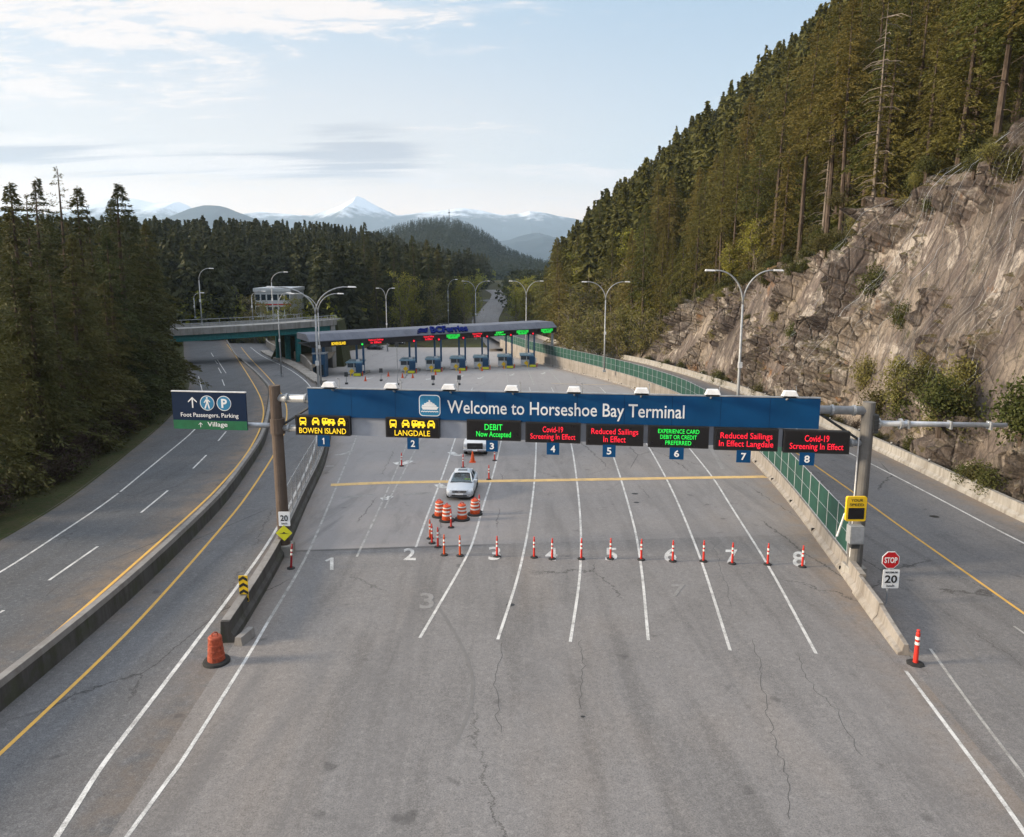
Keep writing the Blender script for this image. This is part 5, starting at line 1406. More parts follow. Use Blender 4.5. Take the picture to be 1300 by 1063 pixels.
lamp('double armed street lamp beside the far road behind the canopy', Vector((atY(604, 400, 225).x, 225, -9)), topz(604, 357, 225), ((-1, 3.4), (1, 3.6)), .17)
lamp('shorter double armed street lamp in front of the dark trees behind the canopy', Vector((atY(491, 412, 196).x, 196, -9.2)), topz(491, 366, 196), ((-1, 1.8), (1, 1.6)), .16)
lamp('large double armed street lamp just above the left end of the welcome sign', Vector((atY(404, 480, 78).x, 78, zT(78) + .3)), topz(397, 364.5, 78), ((-1, 4.2), (1, 3.6)), .15)
lamp('second double armed street lamp close behind the left one', Vector((atY(407, 470, 104).x, 104, zM(104))), topz(405, 373, 104), ((-1, 3.2), (1, 2.9)), .13)
lamp('single armed street lamp standing on the left end of the bridge', Vector((atY(256, 405, 141).x, 141, 2.5)), topz(257, 341, 141), ((1, 2.1),), .13)
lamp('small single armed street lamp behind the left end of the bridge', Vector((atY(248, 405, 160).x, 160, 2.5)), topz(248, 372, 160), ((1, 1.5),), .11)
lamp('single armed street lamp standing in the middle of the bridge', Vector((atY(347, 403, 150).x, 150, 2.6)), topz(347, 345.5, 150), ((1, 2.6),), .13)
lamp('single armed street lamp on the bridge between two others', Vector((atY(321, 405, 155).x, 155, 2.6)), topz(321, 370, 155), ((1, 2.2),), .12)
lamp('single armed street lamp rising in front of the right half of the bridge', Vector((atY(357, 470, 118).x, 118, zM(118))), topz(357, 372, 118), ((1, 1.5),), .11)
lamp('dark single armed street lamp left of the far road', Vector((atY(569, 392, 240).x, 240, -8.8)), topz(569, 355, 240), ((1, 2.4),), .14)
lamp('distant single armed street lamp seen near the far road bend', Vector((atY(600, 398, 300).x, 300, -8.4)), topz(600, 360, 300), ((-1, 3.0),), .15)

# ================================================================== BRIDGE over the left highway
br = thing('road_bridge', 'flat concrete road bridge with teal girders crossing the left highways', 'bridge')
BP = [Vector((-92, 112, 0)), Vector((-74, 121, 0)), Vector((-57, 131.5, 0)), Vector((-46, 140, 0)), Vector((-38, 149, 0)), Vector((-36.5, 152, 0))]
path = []
for i in range(len(BP) - 1):
    for k in range(4):
        path.append(BP[i].lerp(BP[i+1], k / 4))
path.append(BP[-1])
for _ in range(2): path = [path[0]] + [(path[i-1] + path[i]*2 + path[i+1]) / 4 for i in range(1, len(path)-1)] + [path[-1]]
pw = []
for i, p in enumerate(path):
    d = path[min(i+1, len(path)-1)] - path[max(i-1, 0)]; pw.append((p, Vector((d.y, -d.x, 0)).normalized()))
MB().ribbon([(0, 1.75), (.2, 1.75), (.2, 2.9), (.05, 2.95), (-.25, 2.9), (-.25, 2.45), (-9.0, 2.45), (-9.0, 2.9), (-9.3, 2.9), (-9.3, 1.75), (0, 1.75)], pw).build('deck', M['concrete_bridge'], br)
MB().ribbon([(-.5, .6), (-.1, .6), (-.1, .7), (-.26, .72), (-.26, 1.74), (-.5, 1.74), (-.5, .6)], pw).build('girder', M['teal'], br)
MB().ribbon([(-4.8, .7), (-4.4, .7), (-4.4, 1.74), (-4.8, 1.74), (-4.8, .7)], pw).build('girder', M['teal'], br)
MB().ribbon([(-8.8, .7), (-8.4, .7), (-8.4, 1.74), (-8.8, 1.74), (-8.8, .7)], pw).build('girder', M['teal'], br)
q = MB(); q.tube([p + r_ * .0 + UP * 3.75 for p, r_ in pw], .05, 5); q.tube([p + r_ * .0 + UP * 3.35 for p, r_ in pw], .035, 5)
q.tube([p - r_ * 9.15 + UP * 3.75 for p, r_ in pw], .05, 5)
for p, r_ in pw: q.tube([p + UP * 2.9, p + UP * 3.75], .05, 5); q.tube([p - r_ * 9.15 + UP * 2.9, p - r_ * 9.15 + UP * 3.75], .05, 5)
q.build('railing', M['lamp_steel'], br)
sf = MB()
for (p, r_), (p2, r2) in list(zip(pw, pw[1:])): 
    a = p - r_ * .26; b_ = p - r_ * .262
for k in (14, ):
    p, r_ = pw[k]
    for o in (-.8, -4.6, -8.2):
        c = p + r_ * o; MB().lathe([(.55, zM(c.y) - .5 if False else -9.5), (.55, .1)], 16, (c.x, c.y, 0)).build('pier', M['teal'], br)
    MB().ribbon([(-9, .05), (0, .05), (0, .59), (-9, .59), (-9, .05)], [(pw[k][0] - (pw[k+1][0] - pw[k][0]).normalized() * .6, r_), (pw[k][0] + (pw[k+1][0] - pw[k][0]).normalized() * .6, r_)]).build('pier_cap', M['teal'], br)
p, r_ = pw[-3]; dd = (pw[-1][0] - pw[-3][0]).normalized()
MB().ribbon([(.1, -9.5), (.1, 1.7), (-9.4, 1.7), (-9.4, -9.5)], [(p, r_), (p + dd * 1.2, r_)]).build('abutment', M['concrete_bridge'], br)
# approach embankment beyond the bridge
e0 = pw[-1][0] + dd * -1.0
ap, aq = pathstrip('bridge_approach_road', [(e0.x - 4.6, e0.y + 1.5, 2.4), (-44, 172, 1.6), (-52, 192, -.5), (-66, 218, -5.0)], 4.2, M['asphalt_left'])
vs = []; fs = []
for i, p in enumerate(aq):
    d = aq[min(i+1, len(aq)-1)] - aq[max(i-1, 0)]; r_ = Vector((d.y, -d.x, 0)).normalized()
    hgt = p.z + 9.6
    for o, z in ((-5.0 - hgt * .5, -9.6), (-5.0, p.z - .05), (5.0, p.z - .05), (5.0 + hgt * .12, -9.6)): vs.append((p.x + r_.x * o, p.y + r_.y * o, z))
    if i:
        for k in range(3): a = (i-1)*4+k; fs.append((a, a+1, a+5, a+4))
fs += [(0, 1, 2, 3)]
prop(MB().add(vs, fs).build('road_embankment', M['verge']), kind='structure')
# curved wall and gravel bank under the bridge, left of the plaza
W = [hit(x, y, zM) for x, y in ((344, 431), (338, 436), (340, 441), (350, 447), (362, 451), (373, 454), (388, 462), (396, 474))]
cw = []
for i in range(len(W) - 1):
    for k in range(4): cw.append(W[i].lerp(W[i+1], k / 4))
cw.append(W[-1])
for _ in range(3): cw = [cw[0]] + [(cw[i-1] + cw[i]*2 + cw[i+1]) / 4 for i in range(1, len(cw)-1)] + [cw[-1]]
pth = []
for i, p in enumerate(cw):
    d = cw[min(i+1, len(cw)-1)] - cw[max(i-1, 0)]; r_ = Vector((d.y, -d.x, 0)).normalized(); pth.append((Vector((p.x, p.y, zM(p.y))), r_))
prop(MB().ribbon([(-.2, -.5), (-.15, 1.5), (.2, 1.5), (.25, -1)], pth).build('curved_wall', M['concrete_wall']), 'curved pale concrete wall below the right end of the bridge', 'wall')
gb = MB(); vs = [(p.x, p.y, zM(p.y) + .8) for p in cw]; c = Vector((-35, 141, zM(141) + 1.2))
gb.add(vs + [(c.x, c.y, c.z), (-38, 160, zM(160) + 2)], [(i, i+1, len(vs)) for i in range(len(vs)-1)] + [(0, len(vs), len(vs)+1)])
prop(gb.build('gravel_bank', M['gravel']), kind='structure')
# building among the trees beyond the bridge
p = atY(347, 398, 215); p.z = -6
b = thing('parking_building', 'pale two storey building with red stripe among trees beyond the bridge', 'building', p)
zt_ = atY(347, 366, 215).z - p.z
MB().box(-5.2, 5.2, 0, 14, 0, zt_ - 1.0).build('wall', M['booth_white'], b)
MB().box(-5.5, 5.5, -.3, 14.3, zt_ - 1.0, zt_).build('roof', M['booth_white'], b)
MB().box(-5.25, 5.25, -.06, -.004, zt_ * .62, zt_ * .64 + .1).build('stripe', M['stop_red'], b)
for k in range(6): MB().box(-5.0 + k * 1.72, -3.7 + k * 1.72, -.05, -.003, zt_ * .73, zt_ * .86).build('window', M['glass'], b)
for k in range(6): MB().box(-5.0 + k * 1.72, -3.7 + k * 1.72, -.05, -.003, zt_ * .45, zt_ * .58).build('window', M['glass'], b)
# ================================================================== ROCK FACE
def rock():
    ys = np.arange(-34, 182, .55); nv = 74; vs = []; fs = []
    for y in ys:
        x0 = bE(y) + .55; z0 = zR(y) - .3
        x1 = Xt(y); z1 = max(zt(y), z0 + .4)
        fr = 1 - sstep(150, 180, y)
        for k in range(nv):
            t = k / (nv - 1)
            # talus at the foot, steep face, rounded shoulder
            f = t
            if t < .06: px = .16 * t / .06; pz = .02 * t / .06
            elif t < .9: u = (t - .06) / .84; px = .16 + .62 * u ** 1.15; pz = .02 + .93 * u
            else: u = (t - .9) / .1; px = .78 + .34 * u; pz = .95 + .06 * u
            x = x0 + (x1 - x0) * px; z = z0 + (z1 - z0) * pz
            Hh = z1 - z0; amp = min(1, Hh / 9) * min(1, t / .08) * fr
            P = Vector((x * .5 + z * .35, y * .55 + z * .22, z * .6 - y * .12))
            a = noise.fractal(P * .16, 1.0, 2.1, 5)
            Q = Vector((y * .95 + z * .50, (z * .86 - y * .42) * .42, x * .5)) + noise.noise_vector(P * .35) * .9
            def facet(S, sc, k):
                d_, p_ = noise.voronoi(S * sc)[:2]; q_ = p_[0]; e_ = S * sc - q_
                h1 = noise.cell(q_ * 7.3 + Vector((k, 1.7, 3.1))); h2 = noise.cell(q_ * 5.1 + Vector((2.2, k, 9.4))); h3 = noise.cell(q_ * 3.7 + Vector((4.4, 8.1, k)))
                return h1 + (h2 - .5) * 1.6 * e_.x + (h3 - .5) * 1.6 * e_.y - .35 * max(0, .12 - (d_[1] - d_[0])) / .12
            dsp = .9 + a * 1.7 + (facet(Q, .22, 1.3) - .5) * 1.7 + (facet(Q, .6, 5.3) - .5) * 1.1 + (facet(Q, 1.5, 8.3) - .5) * .55
            gul = math.sin(y * .33 + 2.2 * noise.noise(Vector((y * .07, z * .05, 3)))) * .6
            d = max(-.5, dsp + gul) * amp
            x += -d * .85 ; z += d * .30 * (1 if t < .97 else 0)
            x = max(x, bE(y) + .6 + .2 * math.sin(y * 1.3))
            vs.append((x, y + a * .8 * amp, z))
    for j in range(len(ys) - 1):
        for k in range(nv - 1): a = j * nv + k; fs.append((a, a + nv, a + nv + 1, a + 1))
    me = bpy.data.meshes.new('rock_face'); me.from_pydata(vs, [], fs); me.materials.append(M['rock']); 
    o = link_mesh('rock_face', me); prop(o, kind='structure'); return np.array(vs).reshape(len(ys), nv, 3), ys
RV, RY = rock()
def netpt(y, t):
    k = int(t * 73); j = int(np.clip(np.searchsorted(RY, y), 4, len(RY) - 5)); A = RV[j-4:j+5, max(0, k-5):k+6].reshape(-1, 3); q = A.mean(0); return Vector((float(A[:, 0].min() * .6 + q[0] * .4), float(q[1]), float(q[2])))
def rockpt(y, t):
    j = int(np.clip(np.searchsorted(RY, y), 0, len(RY) - 1)); k = int(t * 73); return Vector(RV[j, k])
# rockfall netting: draped cables and a coarse wire mesh
net = thing('rockfall_net', 'thin steel rockfall netting draped over the right part of the rock face', 'netting')
cb = MB(); rnd = random.Random(5)
for i, (ya, yb) in enumerate(((60, 71), (64, 79), (67, 84), (76, 92))):
    pts = []
    for k in range(26):
        t = .98 - k / 25 * (.9 if i % 3 else .6); y = ya + (yb - ya) * k / 25; p = netpt(y, t); pts.append(p + Vector((-.15, -.1, .05)))
    cb.tube(pts, .016, 4)
cb.build('cable', M['steel'], net)
mm = MB()
for y in np.arange(46, 84, .85):
    pts = []
    for k in range(22): p = netpt(y + k * .35, .97 - k * .034); pts.append(p + Vector((-.12, 0, .05)))
    mm.tube(pts, .0035, 3, cap=False)
mm.build('mesh_wires', M['steel'], net)

# ================================================================== VEGETATION
def diamonds(c, d, l, w, rs, tilt=1.0):
    """leaf-like diamonds: centres c, axis d (unit), lengths l, widths w"""
    n = len(c); r_ = rs.normal(size=(n, 3)); r_[:, 2] *= tilt
    s = np.cross(d, r_); s /= np.linalg.norm(s, axis=1)[:, None] + 1e-9
    L = d * (l / 2)[:, None]; W = s * (w / 2)[:, None]
    v = np.stack([c - L, c + W - L * .1, c + L, c - W - L * .1], 1).reshape(-1, 3)
    f = np.arange(4 * n).reshape(-1, 4); return v, f
def npmesh(name, v, f, mat):
    me = bpy.data.meshes.new(name); n = len(f)
    me.vertices.add(len(v)); me.vertices.foreach_set('co', np.asarray(v, np.float32).ravel())
    me.loops.add(n * 4); me.loops.foreach_set('vertex_index', f.astype(np.int32).ravel())
    me.polygons.add(n); me.polygons.foreach_set('loop_start', np.arange(0, 4 * n, 4, dtype=np.int32)); me.polygons.foreach_set('loop_total', np.full(n, 4, np.int32))
    me.update(calc_edges=True); me.materials.append(mat); return me
def conifer_crown(seed, H, cs, Rm, nb, per, leaf=.55, sparse=0.0, droop=.25, irr=.35):
    rs = np.random.RandomState(seed); V = []; nz = rs.uniform(0, 6, 6)
    cen = []; dr = []; ln_ = []
    for i in range(nb):
        f = (i + rs.rand()) / nb; f = f ** .9; z = H * (cs + (1 - cs) * f); z = round(z / .62) * .62 + rs.normal() * .07 if f < .93 else z
        if rs.rand() < sparse * (1 - f): continue
        prof = (1 - f) ** .75 * (1 - math.exp(-f * 9) * .35) + .02
        az = i * 2.399 + rs.normal() * .35
        lump = 1 + irr * (math.sin(az * 2 + nz[0] + f * 7) * .5 + math.sin(f * 19 + nz[1]) * .5 + rs.normal() * .45)
        r_ = max(.25, Rm * prof * max(.3, lump))
        m = max(3, int(per * (.35 + .65 * r_ / Rm)))
        t = rs.uniform(.12, 1, m) ** .75
        up = .10 + .5 * f - .15; ax = np.array([math.cos(az), math.sin(az), 0])
        side = np.array([-math.sin(az), math.cos(az), 0])
        wid = .16 * r_ + .12
        off = rs.normal(size=m) * wid * (1.15 - t * .6)
        c = ax * (r_ * t)[:, None] + side * off[:, None]
        c[:, 2] = z + r_ * (up * t - droop * t ** 2 * 1.3) - np.abs(off) * .25 + rs.normal(size=m) * .10
        d = ax * .75 + side * (np.sign(off) * .55)[:, None] + rs.normal(size=(m, 3)) * .22; d[:, 2] -= .25 + .25 * rs.rand(m)
        d /= np.linalg.norm(d, axis=1)[:, None]
        cen.append(c); dr.append(d); ln_.append(leaf * (.6 + .8 * rs.rand(m)) * (.65 + .5 * (1 - f)))
    # leader
    m = 14; z = H * (1 + .01) - np.linspace(0, .9, m); c = np.stack([rs.normal(size=m) * .05, rs.normal(size=m) * .05, z], 1); d = rs.normal(size=(m, 3)) * .5; d[:, 2] += .8; d /= np.linalg.norm(d, axis=1)[:, None]
    cen.append(c); dr.append(d); ln_.append(np.full(m, leaf * .6))
    c = np.concatenate(cen); d = np.concatenate(dr); l = np.concatenate(ln_)
    return diamonds(c, d, l, l * .32, rs, .8)
def trunk_mesh(seed, H, r0, cs, stubs=26, bend=.3):
    rs = random.Random(seed); b = MB(); bx, by = rs.uniform(-bend, bend), rs.uniform(-bend, bend)
    pts = [(bx * math.sin(k / 8 * 3), by * math.sin(k / 8 * 2.4), H * k / 8) for k in range(9)]; pts[0] = (0, 0, -1.5)
    b.tube(pts, [r0 * (1 - .93 * k / 8) for k in range(9)], 7)
    for i in range(stubs):
        f = rs.uniform(.12, .95); z = H * f; a = rs.uniform(0, 6.28); L = (rs.uniform(.6, 2.6) if f < cs + .1 else rs.uniform(1.2, 3.0) * (1 - f))
        k = f * 8; p = Vector((bx * math.sin(k / 8 * 3), by * math.sin(k / 8 * 2.4), z))
        b.tube([p, p + Vector((math.cos(a) * L * .6, math.sin(a) * L * .6, -.05 * L)), p + Vector((math.cos(a) * L, math.sin(a) * L, -.28 * L))], [.05, .035, .012], 3, cap=False)
    me = bpy.data.meshes.new('trunk'); me.from_pydata(b.v, [], b.f); return me
def branches_mesh(seed, H, spread, n, up=.8):
    rs = random.Random(seed); b = MB(); tips = []
    stems = rs.choice((2, 3, 4))
    for s in range(stems):
        a = rs.uniform(0, 6.28); L = H * rs.uniform(.75, 1); lean = rs.uniform(.05, .22)
        pts = [Vector((math.cos(a) * lean * L * (k / 6) ** 1.2 + rs.uniform(-.1, .1), math.sin(a) * lean * L * (k / 6) ** 1.2, L * k / 6)) for k in range(7)]; pts[0].z = -.5
        b.tube(pts, [.14 * (1 - .85 * k / 6) for k in range(7)], 5)
        for i in range(n // stems):
            f = rs.uniform(.2, 1); p = pts[0].lerp(pts[-1], 0) if False else pts[min(5, int(f * 6))].lerp(pts[min(6, int(f * 6) + 1)], f * 6 % 1)
            aa = rs.uniform(0, 6.28); l = spread * rs.uniform(.4, 1) * (1.15 - f * .6); q = p + Vector((math.cos(aa) * l, math.sin(aa) * l, l * up * rs.uniform(.4, 1.2)))
            b.tube([p, p.lerp(q, .5) + Vector((0, 0, .1 * l)), q], [.045, .03, .01], 3, cap=False); tips.append((p, q))
    me = bpy.data.meshes.new('trunk'); me.from_pydata(b.v, [], b.f); return me, tips
def leaf_crown(seed, tips, per, leaf, mat, name='crown'):
    rs = np.random.RandomState(seed); c = []
    for p, q in tips:
        t = rs.uniform(.25, 1.1, per)[:, None]; c.append(np.array(p) * (1 - t) + np.array(q) * t + rs.normal(size=(per, 3)) * .28)
    c = np.concatenate(c); d = rs.normal(size=c.shape); d /= np.linalg.norm(d, axis=1)[:, None]; l = leaf * (.5 + rs.rand(len(c)))
    v, f = diamonds(c, d, l, l * .6, rs); return npmesh(name, v, f, mat)

# template meshes
HILL = []       # hillside conifers with bare lower trunks
for i, (H, cs, Rm, nb, per, sp) in enumerate(((27, .30, 4.3, 170, 40, .10), (30, .38, 4.6, 170, 40, .18), (24, .22, 4.0, 160, 38, .08), (22, .12, 3.9, 160, 36, .05), (31, .46, 4.8, 150, 42, .22), (19, .08, 3.4, 130, 32, .0))):
    v, f = conifer_crown(100 + i, H, cs, Rm, nb, int(per * 2.6), .36, sp, .32, .5)
    tm = trunk_mesh(200 + i, H, .36, cs); tm.materials.append(M['bark'])
    HILL.append((H, npmesh('crown', v, f, M['needle']), tm))
LEFT = []
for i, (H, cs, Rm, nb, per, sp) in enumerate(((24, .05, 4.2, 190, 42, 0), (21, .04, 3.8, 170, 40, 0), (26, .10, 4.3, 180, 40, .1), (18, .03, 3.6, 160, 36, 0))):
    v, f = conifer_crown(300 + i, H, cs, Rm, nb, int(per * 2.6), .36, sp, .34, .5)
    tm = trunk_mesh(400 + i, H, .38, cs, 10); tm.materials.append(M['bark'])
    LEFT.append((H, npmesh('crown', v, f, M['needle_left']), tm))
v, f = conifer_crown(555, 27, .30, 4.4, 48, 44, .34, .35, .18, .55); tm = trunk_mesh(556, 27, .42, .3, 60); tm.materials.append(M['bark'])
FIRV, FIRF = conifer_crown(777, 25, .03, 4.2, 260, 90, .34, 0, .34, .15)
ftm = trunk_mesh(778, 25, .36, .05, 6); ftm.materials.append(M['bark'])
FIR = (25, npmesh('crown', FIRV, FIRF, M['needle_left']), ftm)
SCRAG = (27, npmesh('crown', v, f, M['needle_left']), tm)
DEC = []
for i, (H, sp, n, per, leaf, mt) in enumerate(((11, 3.0, 70, 50, .24, 'spring'), (9, 2.6, 60, 46, .22, 'alder'), (13, 3.2, 74, 42, .24, 'alder'), (8, 2.4, 56, 50, .22, 'spring'))):
    tm, tips = branches_mesh(600 + i, H, sp, n); tm.materials.append(M['bark_pale']); DEC.append((H, leaf_crown(650 + i, tips, per, leaf, M[mt]), tm))
BUSH = []
for i, (H, sp, n, per, leaf, mt) in enumerate(((2.2, 1.5, 30, 90, .15, 'shrub'), (3.2, 1.8, 34, 90, .15, 'alder'), (1.6, 1.4, 26, 90, .14, 'shrub'), (2.2, 1.9, 50, 26, .12, 'bramble'))):
    tm, tips = branches_mesh(700 + i, H, sp, n, .7); tm.materials.append(M['bark'] if mt != 'bramble' else M['bramble']); BUSH.append((H, leaf_crown(750 + i, tips, per, leaf, M[mt]), tm))
def tree(name, tpl, loc, h, label, cat, group, rnd, sxy=1.0):
    t = thing(name, label, cat, loc, rnd.uniform(0, 6.28), group); s = h / tpl[0]; t.scale = (s * sxy, s * sxy, s)
    t.rotation_euler = (rnd.uniform(-.03, .03), rnd.uniform(-.03, .03), rnd.uniform(0, 6.28))
    link_mesh('trunk', tpl[2], t); link_mesh('crown', tpl[1], t); return t
rnd = random.Random(11); placed = []
def free(x, y, d):
    for a, b in placed:
        if (a-x)**2 + (b-y)**2 < d*d: return False
    placed.append((x, y)); return True
def inview(x, y, z, m=60):
    fw = y * math.cos(TH) - (z - HCAM) * math.sin(TH); up_ = y * math.sin(TH) + (z - HCAM) * math.cos(TH)
    if fw < 2: return False
    px = 650 + FPX * x / fw; return -m < px < 1300 + m
ncon = 0
# hillside: the nearer trees one by one
cand = []
for i in range(9000):
    y = rnd.uniform(40, 300); x = Xt(y) + rnd.uniform(.5, 95) if y < 170 else Xt(y) + rnd.uniform(6, 120)
    cand.append((x, y))
cand.sort(key=lambda p: math.hypot(p[0], p[1]) + .6 * (p[0] - Xt(p[1])))
HILLSTUFF = []
for x, y in cand:
    if not inview(x, y, 40): continue
    u = x - Xt(y)
    if not free(x, y, 3.9 if u < 25 else 5.0): continue
    z = gz(x, y)
    if ncon < 168:
        k = rnd.choice((0, 0, 1, 1, 2, 3, 4, 5) if u > 7 else (0, 1, 2, 4, 5, 5, 3)); h = HILL[k][0] * rnd.uniform(.72, 1.08)
        edge = u < 7
        lb = ('conifer with bare lower trunk at the edge right above the rock face' if edge else 'dark conifer among the crowded trees on the right hillside') if k not in (3, 5) else ('bushy young conifer at the edge right above the rock face' if edge else 'bushy full conifer among the trees on the right hillside')
        tree('conifer_tree', HILL[k], (x, y, z), h, lb, 'tree', 'conifers on the right hillside', rnd); ncon += 1
    else: HILLSTUFF.append((x, y, z))
# dead snags
sg = trunk_mesh(901, 22, .26, .9, 90, .5); sg.materials.append(M['bark_pale'])
for i, (px, py, Y, h) in enumerate(((962, 310, 128, 21), (1046, 268, 100, 20), (1110, 245, 84, 24), (888, 350, 150, 16))):
    p = atY(px, py, Y); p.z = gz(p.x, Y)
    t = thing('dead_tree', ['tall pale dead trunk in front of the hillside trees beside the yellow green tree', 'leaning pale dead trunk with bare grey branches on the hillside', 'tall thin bare trunk directly above the rock face', 'short pale dead trunk low on the hillside'][i], 'tree', p, i * 1.7, 'dead trunks on the hillside')
    t.scale = (h/22,) * 3; link_mesh('trunk', sg, t)
# deciduous spring trees at the foot of the hill
def dec_at(px, py, Y, h, k, lb, grp='leafy trees at the foot of the hill'):
    p = atY(px, py, Y); p.z = gz(p.x, Y) - .2; return tree('leafy_tree', DEC[k], p, h, lb, 'tree', grp, rnd, 1.15)
i = 0
for px, Y, h, k in ((722, 176, 14, 1), (735, 168, 12, 2), (748, 172, 15, 2), (760, 160, 12, 1), (772, 164, 14, 2), (785, 156, 12, 1), (798, 158, 14, 2), (812, 152, 11, 1), (826, 152, 12, 2), (840, 148, 9, 1), (730, 190, 16, 1), (752, 192, 17, 2), (776, 184, 16, 2), (804, 176, 15, 1), (715, 200, 17, 2), (855, 142, 8, 1), (700, 215, 15, 2), (690, 225, 14, 1)):
    dec_at(px, 440, Y, h, k, 'pale olive green leafy tree with thin pale stems at the foot of the hill')
for px, Y, h, k, lb in ((738, 205, 22, 0, 'bright yellow green tree half way up the left edge of the hillside'), (955, 118, 9, 0, 'small bright yellow green tree beside the tall pale dead trunk'), (925, 128, 8, 3, 'low yellow green tree among dark conifers on the hillside'), (805, 190, 19, 0, 'tall yellow green tree behind the olive trees'), (672, 250, 17, 3, 'yellow green rounded tree right of the far road'), (655, 262, 15, 0, 'soft green leafy tree beside the far road bend')):
    dec_at(px, 440, Y, h, k, lb)
for i in range(44):
    Y = rnd.uniform(118, 235); x = Xt(Y) + rnd.uniform(1, 20); k = rnd.choice((0, 1, 2, 3, 1, 2))
    tree('leafy_tree', DEC[k], (x, Y, gz(x, Y) - .2), rnd.uniform(6, 12), 'small yellow green tree among the conifers low on the right hillside', 'tree', 'small leafy trees low on the hillside', rnd, 1.1)
for i in range(14):   # right of the far road
    Y = rnd.uniform(225, 330); x = bE(Y) + rnd.uniform(7, 26)
    tree('leafy_tree', DEC[rnd.choice((0, 1, 2))], (x, Y, gz(x, Y) - .2), rnd.uniform(12, 18), 'leafy green tree in the clump right of the far road', 'tree', 'leafy trees right of the far road', rnd, 1.25)
# yew-like dark conifers in front of the clump
for px, Y, h, lb in ((705, 205, 29, 'tall dark conifer standing out above the right end of the canopy'), (712, 190, 24, 'dark conifer just right of the canopy end'), (693, 215, 22, 'dark conifer partly behind the canopy street lamp'), (730, 215, 27, 'dark pointed conifer behind the bright yellow green tree'), (757, 225, 30, 'tallest dark conifer on the lower left of the hillside')):
    p = atY(px, 430, Y); p.z = gz(p.x, Y); tree('conifer_tree', HILL[3 if h < 26 else 2], p, h, lb, 'tree', 'conifers on the right hillside', rnd, 1.15); ncon += 1
# shrubs on the ledge above the rock face and in the gully at its foot
n = 0
for i in range(900):
    y = rnd.uniform(52, 168); x = Xt(y) + rnd.uniform(-1.5, 9)
    if not inview(x, y, 30, 20): continue
    if n >= 80: break
    n += 1; k = rnd.choice((0, 0, 1, 2, 2)); z = gz(x, y)
    if y < 165: z = max(z, zt(y) + .74 * max(0, x - Xt(y)) - 1.4)
    t = tree('shrub', BUSH[k], (x, y, z), rnd.uniform(1.2, 2.6), 'green shrub on the mossy ledge between rock face and trees', 'shrub', 'shrubs above the rock face', rnd)
for i, (y, tt, h, k) in enumerate(((66, .20, 3.8, 1), (63.5, .14, 4.2, 1), (60.5, .20, 3.0, 0), (68, .10, 3.2, 0), (55.5, .20, 4.4, 1), (53, .13, 3.2, 0), (57.5, .10, 3.0, 1), (62, .28, 2.6, 1), (47.2, .16, 4.0, 0), (53, .15, 3.4, 0), (72, .20, 3.6, 1), (57, .18, 3.4, 1), (69, .42, 2.4, 0), (75, .55, 2.6, 2), (60, .78, 2.2, 2), (85, .5, 2.4, 1), (92, .4, 2.6, 0), (100, .5, 2.4, 1), (110, .5, 2.0, 0), (122, .4, 2.4, 1), (62, .12, 2.4, 2), (52, .60, 2.0, 0))):
    p = rockpt(y, tt)
    tree('shrub', BUSH[k], p + Vector((.25, 0, -.3)), h, 'tall olive shrub growing against the lower rock face' if tt < .4 and h > 3 else 'small shrub clinging high on the rock face', 'shrub', 'shrubs on the rock face', rnd, .9)
for i in range(72):
    y = rnd.uniform(54, 160); p = rockpt(y, rnd.uniform(.80, .97))
    tree('shrub', BUSH[rnd.choice((0, 1, 2, 1))], p + Vector((-.25, 0, -.15)), rnd.uniform(.9, 1.9), 'low mossy shrub along the top edge of the rock face', 'shrub', 'shrubs above the rock face', rnd, 1.2)
for i in range(40):
    y = rnd.uniform(38, 150); p = rockpt(y, rnd.uniform(.01, .05))
    tree('shrub', BUSH[rnd.choice((0, 2, 3, 2))], p, rnd.uniform(.7, 1.5), 'low scrub along the foot of the rock face behind the barrier', 'shrub', 'low scrub behind the right barrier', rnd)
# ---- left side forest
LEFTSTUFF = []
spec = [(70, 215, 76, 'scrag', 'tallest scraggy conifer with gaps between its branches at the far left'), (118, 262, 88, 'scrag', 'thin topped scraggy conifer second from the tallest at left'), (28, 250, 66, 'scrag', 'scraggy conifer at the left picture edge'), (36, 228, 72, 2, 'full dark conifer between the scraggy ones at the far left'), (98, 240, 74, 0, 'full conifer just right of the tallest scraggy tree'), (6, 236, 60, 1, 'dark full conifer cut by the left picture edge'), (132, 256, 84, 'fir', 'slim pointed conifer left of the sharp dense one'), (205, 284, 92, 1, 'rounded dark conifer right of the sharp dense one'), (178, 236, 78, 'fir', 'sharp pointed dense conifer standing left of the bridge'), (150, 300, 70, 1, 'dense dark conifer behind the direction sign on the left'), (100, 300, 62, 0, 'broad dark conifer in the left foreground'),
        (210, 318, 92, 1, 'dark conifer whose branches overlap the end of the bridge'), (60, 320, 56, 2, 'broad dark conifer below the tallest left tree'), (20, 330, 50, 0, 'wide dark conifer at the left picture edge'), (135, 340, 58, 3, 'lower dark conifer near the left highway'), (190, 360, 68, 3, 'low dark conifer right beside the left highway'), (225, 395, 82, 1, 'dark conifer nearest the bridge end at the left highway'), (85, 350, 50, 3, 'brownish conifer low in the left foreground')]
for px, ty, Y, k, lb in spec:
    p = atY(px, ty, Y); zt2 = p.z
    if p.x > bC(Y) - 4: p.x = bC(Y) - 4
    p.z = gz(p.x, Y); h = zt2 - p.z; placed.append((p.x, Y))
    tree('conifer_tree', SCRAG if k == 'scrag' else FIR if k == 'fir' else LEFT[k], p, h, lb, 'tree', 'conifers beside the left highway', rnd, 1.1 if k == 'scrag' else 1.45 if px == 178 else 1.2); ncon += 1
cands = []
